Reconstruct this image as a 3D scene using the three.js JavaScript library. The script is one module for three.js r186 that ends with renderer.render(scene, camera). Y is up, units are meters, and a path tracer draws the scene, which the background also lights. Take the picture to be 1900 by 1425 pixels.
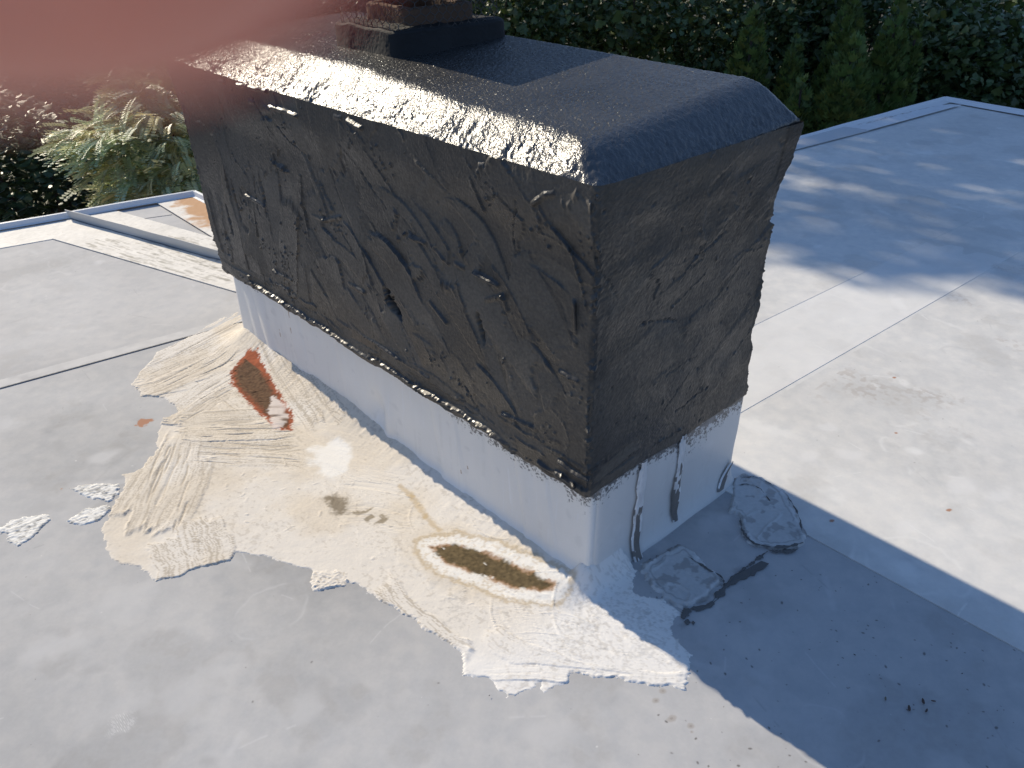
import * as THREE from 'three';
import { mergeGeometries, mergeVertices } from 'three/addons/utils/BufferGeometryUtils.js';
import { RoundedBoxGeometry } from 'three/addons/geometries/RoundedBoxGeometry.js';

// ------------------------------------------------------------------ camera, sky, sun, exposure
const scene = new THREE.Scene();
const renderer = new THREE.WebGLRenderer({ antialias: true });
renderer.toneMapping = THREE.LinearToneMapping;
renderer.toneMappingExposure = 1.4;
renderer.shadowMap.enabled = true;

const EYE = new THREE.Vector3(-1.30649, 1.7, 1.0764);          // x runs along the chimney's end, -z along its length; the roof is y = 0
const AX = new THREE.Vector3(0.729738, -0.006166, 0.683699), AY = new THREE.Vector3(0.359457, 0.854076, -0.375959), AZ = new THREE.Vector3(-0.581613, 0.520112, 0.625468);
const FOCAL = 1494.4;                                          // in pixels of the 1900 x 1425 photograph
const camera = new THREE.PerspectiveCamera(50.98, 4 / 3, 0.002, 400);
camera.position.copy(EYE);
camera.setRotationFromMatrix(new THREE.Matrix4().makeBasis(AX, AY, AZ));
camera.focus = 2.3;
camera.userData.fStop = 11;

const SUN_ELEV = THREE.MathUtils.degToRad(33), SUN_TURN = THREE.MathUtils.degToRad(-1.5);
const SUN = new THREE.Vector3(Math.sin(SUN_TURN) * Math.cos(SUN_ELEV), Math.sin(SUN_ELEV), -Math.cos(SUN_TURN) * Math.cos(SUN_ELEV));
{
  const w = 512, h = 256, d = new Float32Array(w * h * 4);
  for (let j = 0; j < h; j++) for (let i = 0; i < w; i++) {
    const el = ((j + 0.5) / h - 0.5) * Math.PI, az = ((i + 0.5) / w - 0.5) * 2 * Math.PI;
    const v = new THREE.Vector3(Math.cos(el) * Math.cos(az), Math.sin(el), Math.cos(el) * Math.sin(az));
    const up = Math.max(0, v.y), low = Math.exp(-up * 5.0), near = Math.max(0, v.dot(SUN)), glow = 0.25 * Math.pow(near, 6) + 0.5 * Math.pow(near, 60);
    const k = (j * w + i) * 4;
    d[k] = 0.085 + 0.22 * low + glow * 0.5;
    d[k + 1] = 0.165 + 0.24 * low + glow * 0.5;
    d[k + 2] = 0.345 + 0.2 * low + glow * 0.48;
    d[k + 3] = 1;
  }
  const sky = new THREE.DataTexture(d, w, h, THREE.RGBAFormat, THREE.FloatType);
  sky.mapping = THREE.EquirectangularReflectionMapping; sky.magFilter = THREE.LinearFilter; sky.needsUpdate = true;
  scene.background = sky; scene.environment = sky;
}
const sun = new THREE.DirectionalLight(new THREE.Color(1, 0.89, 0.71), 3.7);
sun.position.copy(SUN).multiplyScalar(40); sun.castShadow = true; sun.shadow.radius = 1;
Object.assign(sun.shadow.camera, { left: -14, right: 14, top: 14, bottom: -14, near: 1, far: 90 });
sun.shadow.mapSize.set(4096, 4096);
scene.add(sun); scene.add(sun.target);

// ------------------------------------------------------------------ helpers
function rng(seed) { let s = seed >>> 0; return () => { s = (s + 0x6d2b79f5) >>> 0; let t = Math.imul(s ^ (s >>> 15), 1 | s); t = (t + Math.imul(t ^ (t >>> 7), 61 | t)) ^ t; return ((t ^ (t >>> 14)) >>> 0) / 4294967296; }; }
const clamp = (x, a = 0, b = 1) => x < a ? a : x > b ? b : x;
const mix = (a, b, t) => a + (b - a) * t;
const smooth = (a, b, x) => { const t = clamp((x - a) / (b - a)); return t * t * (3 - 2 * t); };
const PERM = new Float32Array(65536); { const r = rng(11); for (let i = 0; i < 65536; i++) PERM[i] = r() * 2 - 1; }
const hash = (i, j) => { let h = Math.imul(i, 374761393) + Math.imul(j, 668265263); h = Math.imul(h ^ (h >>> 13), 1274126177); return PERM[(h ^ (h >>> 16)) & 65535]; };
function noise(x, y) {
  const i = Math.floor(x), j = Math.floor(y); let u = x - i, v = y - j;
  u = u * u * u * (u * (u * 6 - 15) + 10); v = v * v * v * (v * (v * 6 - 15) + 10);
  const a = hash(i, j), b = hash(i + 1, j), c = hash(i, j + 1), d = hash(i + 1, j + 1);
  return a + (b - a) * u + (c - a) * v + (a - b - c + d) * u * v;
}
function fbm(x, y, n = 4) { let s = 0, a = 0.5; for (let k = 0; k < n; k++) { s += a * noise(x, y); x = x * 2.03 + 17.1; y = y * 2.03 - 9.7; a *= 0.5; } return s; }
function ray(px, py) { return new THREE.Vector3().addScaledVector(AX, px - 950).addScaledVector(AY, 712.5 - py).addScaledVector(AZ, -FOCAL).normalize(); }
function G(px, py, y = 0) { const d = ray(px, py), t = (y - EYE.y) / d.y; return [EYE.x + d.x * t, EYE.z + d.z * t]; }      // the place on the level y that the photograph shows there
function far(px, py, dist) { return EYE.clone().addScaledVector(ray(px, py), dist); }
const used = new Map();
function numbered(name) { const n = used.get(name) || 0; used.set(name, n + 1); return n ? name + '_' + String(n).padStart(3, '0') : name; }
function shade(o) { o.traverse((m) => { if (m.isMesh) { m.castShadow = true; m.receiveShadow = true; } }); return o; }
function tag(o, label, category, group) { o.userData.label = label; if (category) o.userData.category = category; if (group) o.userData.group = group; return o; }
function structure(o, label) { o.userData.kind = 'structure'; if (label) o.userData.label = label; return o; }
function base(name, x = 0, y = 0, z = 0) { const g = new THREE.Group(); g.name = numbered(name); g.position.set(x, y, z); scene.add(g); return g; }
function mesh(name, geo, mat, parent) { const m = new THREE.Mesh(geo, mat); m.name = parent ? name : numbered(name); m.castShadow = m.receiveShadow = true; (parent || scene).add(m); return m; }
const lin = (c) => { c = clamp(c); return c <= 0.0031308 ? c * 12.92 : 1.055 * Math.pow(c, 1 / 2.4) - 0.055; };
function std(r, g, b, rough, more = {}) { return new THREE.MeshPhysicalMaterial({ color: new THREE.Color().setRGB(r, g, b), roughness: rough, ...more }); }

// A picture in metres: x0, z0 is the place of its first texel
class Paint {
  constructor(x0, z0, wm, hm, w, h) { Object.assign(this, { x0, z0, wm, hm, w, h, c: new Float32Array(w * h * 3) }); }
  each(f, x0 = this.x0, z0 = this.z0, x1 = this.x0 + this.wm, z1 = this.z0 + this.hm) {
    const sx = this.w / this.wm, sz = this.h / this.hm;
    const i0 = Math.max(0, Math.floor((x0 - this.x0) * sx)), i1 = Math.min(this.w, Math.ceil((x1 - this.x0) * sx)), j0 = Math.max(0, Math.floor((z0 - this.z0) * sz)), j1 = Math.min(this.h, Math.ceil((z1 - this.z0) * sz));
    for (let j = j0; j < j1; j++) for (let i = i0; i < i1; i++) f(this.x0 + (i + 0.5) / sx, this.z0 + (j + 0.5) / sz, (j * this.w + i) * 3);
    return this;
  }
  put(k, col, a) { const c = this.c; c[k] += (col[0] - c[k]) * a; c[k + 1] += (col[1] - c[k + 1]) * a; c[k + 2] += (col[2] - c[k + 2]) * a; }
  blob(x, z, rx, rz, turn, col, alpha, rag = 0.3, grain = 40, hard = 0.5) {
    const c = Math.cos(turn), s = Math.sin(turn), R = Math.max(rx, rz) * 1.7;
    return this.each((px, pz, k) => {
      const dx = px - x, dz = pz - z, u = (dx * c + dz * s) / rx, v = (-dx * s + dz * c) / rz;
      const d = Math.sqrt(u * u + v * v) + rag * fbm(px * grain + x * 31, pz * grain + z * 17, 3);
      const a = alpha * smooth(1, hard, d); if (a > 0.002) this.put(k, col, a);
    }, x - R, z - R, x + R, z + R);
  }
  line(x0, z0, x1, z1, w, col, alpha, wob = 0.0, broken = 0) {
    const L = Math.hypot(x1 - x0, z1 - z0), ux = (x1 - x0) / L, uz = (z1 - z0) / L;
    return this.each((px, pz, k) => {
      const s = (px - x0) * ux + (pz - z0) * uz, t = -(px - x0) * uz + (pz - z0) * ux + wob * noise(s * 14 + x0 * 9, x1 * 3);
      const a = alpha * smooth(w, w * 0.45, Math.abs(t)) * smooth(-0.02 * L, 0.03 * L, s) * smooth(1.02 * L, 0.97 * L, s) * (broken ? smooth(broken - 0.5, broken, noise(s * 60 + z0 * 7, px * 9) + 0.35) : 1);
      if (a > 0.002) this.put(k, col, a);
    }, Math.min(x0, x1) - w * 3 - wob, Math.min(z0, z1) - w * 3 - wob, Math.max(x0, x1) + w * 3 + wob, Math.max(z0, z1) + w * 3 + wob);
  }
  texture() {
    const n = this.w * this.h, d = new Uint8Array(n * 4);
    for (let i = 0; i < n; i++) { for (let q = 0; q < 3; q++) d[i * 4 + q] = Math.round(255 * lin(this.c[i * 3 + q])); d[i * 4 + 3] = 255; }
    const t = new THREE.DataTexture(d, this.w, this.h, THREE.RGBAFormat, THREE.UnsignedByteType);
    t.colorSpace = THREE.SRGBColorSpace; t.magFilter = t.minFilter = THREE.LinearFilter; t.wrapS = t.wrapT = THREE.ClampToEdgeWrapping; t.needsUpdate = true; return t;
  }
}
// a tiling grey relief: f(u, v) with u, v in 0..1, made seamless by blending opposite edges
function relief(n, f) {
  const d = new Float32Array(n * n * 4);
  for (let j = 0; j < n; j++) for (let i = 0; i < n; i++) {
    const u = i / n, v = j / n, a = smooth(0.8, 1, u), b = smooth(0.8, 1, v);
    const h = mix(mix(f(u, v), f(u - 1, v), a), mix(f(u, v - 1), f(u - 1, v - 1), a), b), k = (j * n + i) * 4;
    d[k] = d[k + 1] = d[k + 2] = h * 0.5 + 0.5; d[k + 3] = 1;
  }
  const t = new THREE.DataTexture(d, n, n, THREE.RGBAFormat, THREE.FloatType);
  t.magFilter = t.minFilter = THREE.LinearFilter; t.wrapS = t.wrapT = THREE.RepeatWrapping; t.needsUpdate = true; return t;
}
// height field laid down stroke by stroke
class Strokes {
  constructor(x0, y0, wm, hm, step) { this.x0 = x0; this.y0 = y0; this.step = step; this.w = Math.round(wm / step) + 1; this.h = Math.round(hm / step) + 1; this.H = new Float32Array(this.w * this.h); this.T = new Float32Array(this.w * this.h); }
  lay(x, y, ang, len, wid, o) {
    const c = Math.cos(ang), s = Math.sin(ang), R = (len + wid) * 0.6 + Math.abs(o.bend || 0) * len * 0.3, sd = o.seed, st = this.step;
    const i0 = Math.max(0, Math.floor((x - R - this.x0) / st)), i1 = Math.min(this.w - 1, Math.ceil((x + R - this.x0) / st)), j0 = Math.max(0, Math.floor((y - R - this.y0) / st)), j1 = Math.min(this.h - 1, Math.ceil((y + R - this.y0) / st));
    for (let j = j0; j <= j1; j++) for (let i = i0; i <= i1; i++) {
      const dx = this.x0 + i * st - x, dy = this.y0 + j * st - y; let u = (dx * c + dy * s) / (len / 2), v = -dx * s + dy * c;
      if (u < -1.25 || u > 1.25) continue;
      v -= (o.bend || 0) * len * 0.25 * (u * u - 0.35);
      v = v / (wid / 2) + (o.wob ?? 0.16) * noise(u * 3 + sd, sd * 2.3) + 0.05 * noise(u * len * 60, sd + v * 40);
      const ue = u + 0.14 * noise(v * 2.2 + sd * 3, sd) + 0.05 * noise(v * 9 + sd, sd * 5);
      if (Math.abs(v) > 1.15 || Math.abs(ue) > 1.1) continue;
      const a = smooth(1.04, 1.04 - (o.soft || 0.08), Math.abs(v)) * smooth(1.03, 1.0 - (o.softEnd || 0.05), ue) * smooth(-1.03, -0.8, ue);
      if (a <= 0) continue;
      const k = j * this.w + i;
      let h = o.h + o.tilt * v + (o.rise || 0) * ue;
      const g = noise(v * wid * (o.lines || 260) + sd * 7, ue * 1.6 + sd) ; h += (o.stri || 0) * g;
      const rag = 0.5 + 0.9 * noise(ue * len * 70 + sd * 5, sd + v * 3);
      const sv = v * Math.sign(o.tilt || 1); h += (o.lip || 0) * Math.max(0, rag) * Math.exp(-Math.abs(sv - 0.95) / (o.lipW || 0.06));
      if (o.groove) h -= o.groove * Math.max(0, 0.3 + rag) * Math.exp(-Math.pow((sv + 0.96) / (o.lipW || 0.07), 2));
      h += (o.endLip || 0) * Math.max(0, 0.35 + 0.9 * noise(v * wid * 60 + sd * 3, sd)) * Math.exp(-Math.pow((ue - 0.93) / 0.07, 2));
      this.H[k] = mix(this.H[k], h, a);
      this.T[k] = mix(this.T[k], o.tone + (o.toneStri || 0) * (g < -0.25 ? -g : 0), a);
    }
  }
  at(F, x, y) { const fx = clamp((x - this.x0) / this.step, 0, this.w - 1.001), fy = clamp((y - this.y0) / this.step, 0, this.h - 1.001), i = fx | 0, j = fy | 0, u = fx - i, v = fy - j, k = j * this.w + i; return mix(mix(F[k], F[k + 1], u), mix(F[k + this.w], F[k + this.w + 1], u), v); }
}
function gridGeo(nu, nv, f, keep) {     // f(i, j) -> [x, y, z, u, v, r, g, b]
  const P = new Float32Array(nu * nv * 3), U = new Float32Array(nu * nv * 2); let C = null; const idx = [];
  for (let j = 0; j < nv; j++) for (let i = 0; i < nu; i++) {
    const a = f(i, j), k = j * nu + i; P[k * 3] = a[0]; P[k * 3 + 1] = a[1]; P[k * 3 + 2] = a[2]; U[k * 2] = a[3]; U[k * 2 + 1] = a[4];
    if (a.length > 5) { C ||= new Float32Array(nu * nv * 3); C[k * 3] = a[5]; C[k * 3 + 1] = a[6]; C[k * 3 + 2] = a[7]; }
  }
  for (let j = 0; j < nv - 1; j++) for (let i = 0; i < nu - 1; i++) { if (keep && !keep(i, j)) continue; const a = j * nu + i, b = a + 1, c = a + nu, d = c + 1; idx.push(a, b, d, a, d, c); }
  const g = new THREE.BufferGeometry();
  g.setAttribute('position', new THREE.BufferAttribute(P, 3)); g.setAttribute('uv', new THREE.BufferAttribute(U, 2)); if (C) g.setAttribute('color', new THREE.BufferAttribute(C, 3));
  g.setIndex(idx); g.computeVertexNormals(); return g;
}
// a flat slab with a given outline in x, z; uv is the place within the rectangle r = [x0, z0, w, h]
function slab(poly, top, thick, r = [0, 0, 1, 1], bevel = 0.001) {
  const sh = new THREE.Shape(poly.map(([x, z]) => new THREE.Vector2(x, -z)));
  const g = new THREE.ExtrudeGeometry(sh, { depth: thick - bevel, bevelEnabled: bevel > 0, bevelThickness: bevel, bevelSize: bevel, bevelOffset: -bevel, bevelSegments: 1, curveSegments: 1 });
  g.rotateX(-Math.PI / 2); g.translate(0, top - thick, 0);
  const p = g.attributes.position, u = g.attributes.uv;
  for (let i = 0; i < p.count; i++) u.setXY(i, (p.getX(i) - r[0]) / r[2], (p.getZ(i) - r[1]) / r[3]);
  return g;
}
function tube(pts, rad, seg = 6, flat = 1) {
  const g = new THREE.TubeGeometry(new THREE.CatmullRomCurve3(pts.map((p) => new THREE.Vector3(...p)), false, 'catmullrom', 0.3), Math.max(8, pts.length * 6), rad, seg, false);
  if (flat !== 1) { const p = g.attributes.position; let y0 = pts[0][1]; for (let i = 0; i < p.count; i++) p.setY(i, y0 + (p.getY(i) - y0) * flat); g.computeVertexNormals(); }
  return g;
}
function polyDist(poly, x, z) {          // signed distance, positive inside
  let d = 1e9, inside = false;
  for (let i = 0, j = poly.length - 1; i < poly.length; j = i++) {
    const [xi, zi] = poly[i], [xj, zj] = poly[j], ex = xj - xi, ez = zj - zi, t = clamp(((x - xi) * ex + (z - zi) * ez) / (ex * ex + ez * ez));
    d = Math.min(d, (x - xi - ex * t) ** 2 + (z - zi - ez * t) ** 2);
    if ((zi > z) !== (zj > z) && x < (xj - xi) * (z - zi) / (zj - zi) + xi) inside = !inside;
  }
  return (inside ? 1 : -1) * Math.sqrt(d);
}
const fineGrain = relief(512, (u, v) => 0.6 * fbm(u * 90, v * 90, 4) + 0.3 * noise(u * 250, v * 250));
const membraneRelief = relief(512, (u, v) => 0.9 * fbm(u * 7, v * 7, 4) + 0.06 * noise(u * 120, v * 120));

// ------------------------------------------------------------------ the roof
const MEM = { roughness: 0.78, specularIntensity: 0.6, bumpMap: membraneRelief, bumpScale: 0.004 };
function membraneMat(paint) { return new THREE.MeshPhysicalMaterial({ map: paint.texture(), ...MEM }); }
function weather(P, seed, tone, n, dirty) {
  const r = rng(seed);
  P.each((x, z, k) => {
    const a = fbm(x * 2.2 + seed, z * 2.2, 5), b = fbm(x * 26, z * 26 + seed, 4), f = noise(x * 260, z * 260) * 0.5 + noise(x * 120 + 5, z * 120) * 0.5;
    let m = 1 + 0.15 * a + 0.09 * b + 0.03 * f - dirty * smooth(0.12, 0.42, fbm(x * 5 + 4, z * 5 + seed, 5)) * (0.6 + 0.8 * smooth(-0.2, 0.4, b));
    P.c[k] = tone[0] * m * (1 + 0.015 * b); P.c[k + 1] = tone[1] * m; P.c[k + 2] = tone[2] * m * (1 - 0.02 * b);
  });
  for (let i = 0; i < n; i++) {                                  // scuffs and shoe smears
    const x = P.x0 + r() * P.wm, z = P.z0 + r() * P.hm, L = 0.03 + r() * r() * 0.22, t = r() * 3.14, w = L * (0.12 + r() * 0.5), light = r() < 0.72, gain = light ? 1.14 + r() * 0.22 : 0.8, c = tone.map((q) => q * gain);
    P.blob(x, z, L, w, t, c, 0.22 + r() * 0.36, 0.7, 22, 0.1);
  }
  for (let i = 0; i < n * 1.2; i++) {                            // scrapes
    const x = P.x0 + r() * P.wm, z = P.z0 + r() * P.hm, t = r() * 6.28, L = 0.03 + r() * 0.12;
    P.line(x, z, x + Math.cos(t) * L, z + Math.sin(t) * L, 0.002 + r() * 0.002, tone.map(((g) => (q) => q * g)(r() < 0.75 ? 1.3 : 0.75)), 0.4, 0.006, 0.2);
  }
  for (let i = 0; i < n * 0.22; i++) {                           // dried puddle rims and boot scuffs
    const x = P.x0 + r() * P.wm, z = P.z0 + r() * P.hm, R = 0.04 + r() * 0.16, e = 0.5 + r() * 0.5, tn = r() * 3, sd = r() * 90, gain = r() < 0.65 ? 1.22 : 0.8, c = Math.cos(tn), sn = Math.sin(tn), q = tone.map((v) => v * gain);
    P.each((px, pz, k) => { const dx = px - x, dz = pz - z, u = (dx * c + dz * sn) / R, v = (-dx * sn + dz * c) / (R * e), d = Math.hypot(u, v) + 0.35 * fbm(px * 9 + sd, pz * 9, 3), a = Math.exp(-(((d - 1) / 0.05) ** 2)) * smooth(-0.25, 0.35, noise(px * 12 + sd, pz * 12)) + 0.25 * smooth(1, 0.9, d) * smooth(-0.1, 0.3, noise(px * 60, pz * 60)); if (a > 0.01) P.put(k, q, a * 0.4); }, x - R * 1.5, z - R * 1.5, x + R * 1.5, z + R * 1.5);
  }
  for (let i = 0; i < n * 4; i++) {                              // specks
    const s = 0.0015 + r() * r() * 0.004; P.blob(P.x0 + r() * P.wm, P.z0 + r() * P.hm, s, s * 0.7, r() * 3, r() < 0.75 ? [0.1, 0.09, 0.08] : [0.75, 0.74, 0.7], 0.55, 0.3, 200, 0.3);
  }
}
const roof = structure(base('flat_roof'), 'pale grey membrane roof around the black chimney, with lapped seams and scuffs');
const lapA = G(0, 722), lapB = G(306, 638), lapSlope = (lapB[1] - lapA[1]) / (lapB[0] - lapA[0]);
const lapZ = (x) => lapA[1] + (x - lapA[0]) * lapSlope;
const XS = 0.648;                                              // the seam that leaves the chimney's corner towards the viewer
const cL = G(362, 366.5), cR = G(1753, 185.5), eR = G(1478, 262), eL = G(0, 429);
const edgeL = (x) => cL[1] + (x - cL[0]) * (eL[1] - cL[1]) / (eL[0] - cL[0]);
const edgeR = (x) => eR[1] + (x - eR[0]) * (cR[1] - eR[1]) / (cR[0] - eR[0]);
const GREY = [0.43, 0.425, 0.42], PALE = [0.62, 0.608, 0.58];
{ // near left sheet
  const R = [-3.2, -2.6, 3.9, 4.2], P = new Paint(...R, 1900, 2048);
  weather(P, 3, GREY, 130, 0.12);
  const t = G(268, 783); P.blob(t[0], t[1], 0.032, 0.03, 0.3, [0.38, 0.17, 0.09], 0.95, 0.5, 60, 0.72);
  { const q = G(114, 907); P.blob(q[0], q[1], 0.006, 0.004, 0, [0.4, 0.2, 0.1], 0.8, 0.3, 90); }
  for (const [px, py, s] of [[1230, 1282, 0.013], [1217, 1300, 0.012], [1246, 1333, 0.015], [1282, 1347, 0.012], [1284, 1358, 0.005]]) { const q = G(px, py); P.blob(q[0], q[1], s, s * 0.8, 0.4, [0.33, 0.29, 0.25], 0.55, 0.35, 80, 0.6); P.blob(q[0], q[1], s * 0.4, s * 0.3, 0.4, [0.2, 0.17, 0.15], 0.4, 0.3, 120, 0.4); }
  for (const [px, py, rx, rz, tn, a] of [[110, 1200, 0.12, 0.07, 0.3, 0.5], [230, 1110, 0.14, 0.1, 0.7, 0.4], [170, 640, 0.3, 0.05, -0.5, 0.35], [190, 850, 0.07, 0.05, 0.2, 0.55], [330, 1300, 0.2, 0.14, 0.5, 0.35], [1000, 1360, 0.12, 0.05, 0.9, 0.3], [560, 1320, 0.09, 0.07, 0.2, 0.4], [180, 910, 0.09, 0.05, 0.4, 0.4]]) { const q = G(px, py); P.blob(q[0], q[1], rx, rz, tn, GREY.map((c) => c * 1.24), a * 1.2, 0.7, 14, 0.2); }
  { const q = G(225, 1345); P.each((x, z, k) => { const d = Math.hypot((x - q[0]) / 0.05, (z - q[1]) / 0.035) + 0.5 * fbm(x * 40, z * 40, 3); const s = Math.sin((x * 0.8 + z * 0.6) * 1150) * Math.sin((x * 0.6 - z * 0.8) * 900); if (d < 1 && s > 0.2) P.put(k, [0.75, 0.74, 0.72], 0.55 * smooth(1, 0.5, d)); }, q[0] - 0.09, q[1] - 0.09, q[0] + 0.09, q[1] + 0.09); }
  { const r = rng(77); for (let i = 0; i < 150; i++) { const q = G(1180 + r() * 720, 1060 + r() * 365); const s = 0.002 + r() * r() * 0.006; if (q[0] < XS) P.blob(q[0], q[1], s, s * 0.6, r() * 3, [0.09, 0.08, 0.07], 0.75, 0.4, 150, 0.4); } }
  for (const [px, py, rx] of [[1300, 1110, 0.05], [1380, 1060, 0.04], [1270, 1160, 0.03], [1230, 1170, 0.025]]) { const q = G(px, py); P.blob(q[0], q[1], rx, rx * 0.5, 0.5, [0.25, 0.24, 0.23], 0.55, 0.9, 50, 0.1); }
  mesh('membrane_sheet', slab([[-3.2, lapZ(-3.2) - 0.1], [XS + 0.05, lapZ(XS) - 0.1], [XS + 0.05, 1.6], [-3.2, 1.6]], 0, 0.006, R), membraneMat(P), roof);
}
{ // far left sheet, laps over the near one
  const R = [-3.2, -4.9, 3.95, 2.75], P = new Paint(...R, 1200, 900);
  weather(P, 9, [0.46, 0.452, 0.445], 50, 0.08);
  P.each((x, z, k) => { const d = lapZ(x) - z; if (d < 0.075) P.put(k, [0.6, 0.585, 0.56], 0.6 * (0.7 + 0.5 * noise(x * 30, z * 30))); if (d < 0.006) P.put(k, [0.12, 0.11, 0.1], 0.7); });
  mesh('membrane_sheet', slab([[-3.2, edgeL(-3.2)], cL, [cL[0] + 0.03, -2.28], [0.2, lapZ(0.2)], [-3.2, lapZ(-3.2)]], 0.004, 0.005, R), membraneMat(P), roof);
}
const s1a = G(1401, 605), s1b = G(1900, 363), s2a = G(1379, 765), s2b = G(1834, 502);
const s1Z = (x) => s1a[1] + (x - s1a[0]) * (s1b[1] - s1a[1]) / (s1b[0] - s1a[0]), s2Z = (x) => s2a[1] + (x - s2a[0]) * (s2b[1] - s2a[1]) / (s2b[0] - s2a[0]);
{ // right sheets
  const R = [0.6, -2.6, 7, 4.3], P = new Paint(...R, 2048, 1500);
  weather(P, 21, PALE, 150, 0.1);
  P.each((x, z, k) => { const d = s2Z(x) - z; if (d > 0 && z > s1Z(x) && x < 3.35 + 0.06 * noise(z * 20, 3)) P.put(k, [0.72, 0.71, 0.685], 0.5 + 0.25 * fbm(x * 8, z * 20, 3)); if (Math.abs(d) < 0.02) P.put(k, [0.7, 0.69, 0.66], 0.35 * smooth(-0.2, 0.3, noise(x * 7, z * 40))); if (z > -0.1 && x > 1.2) { const m = smooth(0.05, 0.4, fbm(x * 3 + 9, z * 3, 5)) * smooth(-0.1, 0.3, fbm(x * 50, z * 50, 3)); P.put(k, [0.42, 0.38, 0.34], 0.55 * m); } });
  for (const [px, py, s] of [[1543, 968, 0.012], [1760, 948, 0.012], [1658, 702, 0.01], [1662, 805, 0.008]]) { const q = G(px, py); P.blob(q[0], q[1], s, s * 0.7, 0.4, [0.38, 0.18, 0.1], 0.9, 0.4, 80, 0.6); }
  for (const [px, py, rx, rz] of [[1580, 845, 0.06, 0.05], [1505, 850, 0.05, 0.03], [1535, 795, 0.04, 0.03], [1780, 900, 0.07, 0.05], [1860, 920, 0.08, 0.04], [1680, 980, 0.05, 0.04]]) { const q = G(px, py); P.blob(q[0], q[1], rx, rz, 0.4, [0.74, 0.725, 0.7], 0.4, 0.8, 18, 0.15); }
  const m = membraneMat(P), X1 = 7.6;
  const xe = (z) => cR[0] + (z - cR[1]) * -0.117;
  mesh('membrane_sheet', slab([[XS - 0.01, s2Z(0.6) - 0.1], [xe(0), s2Z(7.2) - 0.1], [xe(1.7), 1.6], [XS - 0.01, 1.6]], 0.004, 0.005, R), m, roof);
  mesh('membrane_sheet', slab([[XS, s1Z(XS) - 0.1], [xe(-0.3), s1Z(7) - 0.1], [xe(-0.1), s2Z(7)], [XS, s2Z(XS)]], 0.0055, 0.004, R), m, roof);
  mesh('membrane_sheet', slab([[XS, edgeR(XS)], cR, [xe(-0.3), s1Z(7)], [XS, s1Z(XS)]], 0.0068, 0.004, R), m, roof);
}
const coat = new Paint(-3.4, -5.2, 4.6, 3.4, 1500, 1100);
coat.each((x, z, k) => { const a = fbm(x * 9, z * 9, 5), b = fbm(x * 60, z * 60, 3), m = 1 + 0.14 * a + 0.12 * b; coat.c[k] = 0.68 * m; coat.c[k + 1] = 0.645 * m; coat.c[k + 2] = 0.585 * m; });
{ const c = coat, r = rng(5);
  for (let i = 0; i < 260; i++) { const q = G(165 + r() * 270, 445 + r() * 80), along = 0.02 + r() * 0.06; c.blob(q[0], q[1], along * 1.3, 0.005 + r() * 0.009, 1.22 + r() * 0.2, [0.26, 0.24, 0.2], 0.3 + 0.45 * r(), 0.8, 40, 0.1); }
  for (let i = 0; i < 900; i++) { const q = G(r() * 440, 370 + r() * 150); c.blob(q[0], q[1], 0.004 + r() * 0.008, 0.004, r() * 3, r() < 0.5 ? [0.42, 0.37, 0.3] : [0.78, 0.76, 0.72], 0.5, 0.4, 90, 0.3); }
  const q = G(384, 394); c.blob(q[0] + 0.02, q[1], 0.2, 0.5, 0.1, [0.42, 0.2, 0.07], 0.95, 0.5, 16, 0.5);
  for (let i = 0; i < 160; i++) { const a = r() * 6.28, d = 0.6 + r() * 0.5; c.blob(q[0] + 0.05 + Math.cos(a) * 0.14 * d, q[1] + Math.sin(a) * 0.42 * d, 0.006 + r() * 0.012, 0.006, r() * 3, [0.48, 0.25, 0.1], 0.6, 0.5, 60, 0.3); }
}
const coatMat = new THREE.MeshPhysicalMaterial({ map: coat.texture(), roughness: 0.7, bumpMap: fineGrain, bumpScale: 0.003 });
const RC = [-3.4, -5.2, 4.6, 3.4];
const edgeMat = std(0.7, 0.71, 0.72, 0.45, { bumpMap: fineGrain, bumpScale: 0.0008 });
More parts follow.
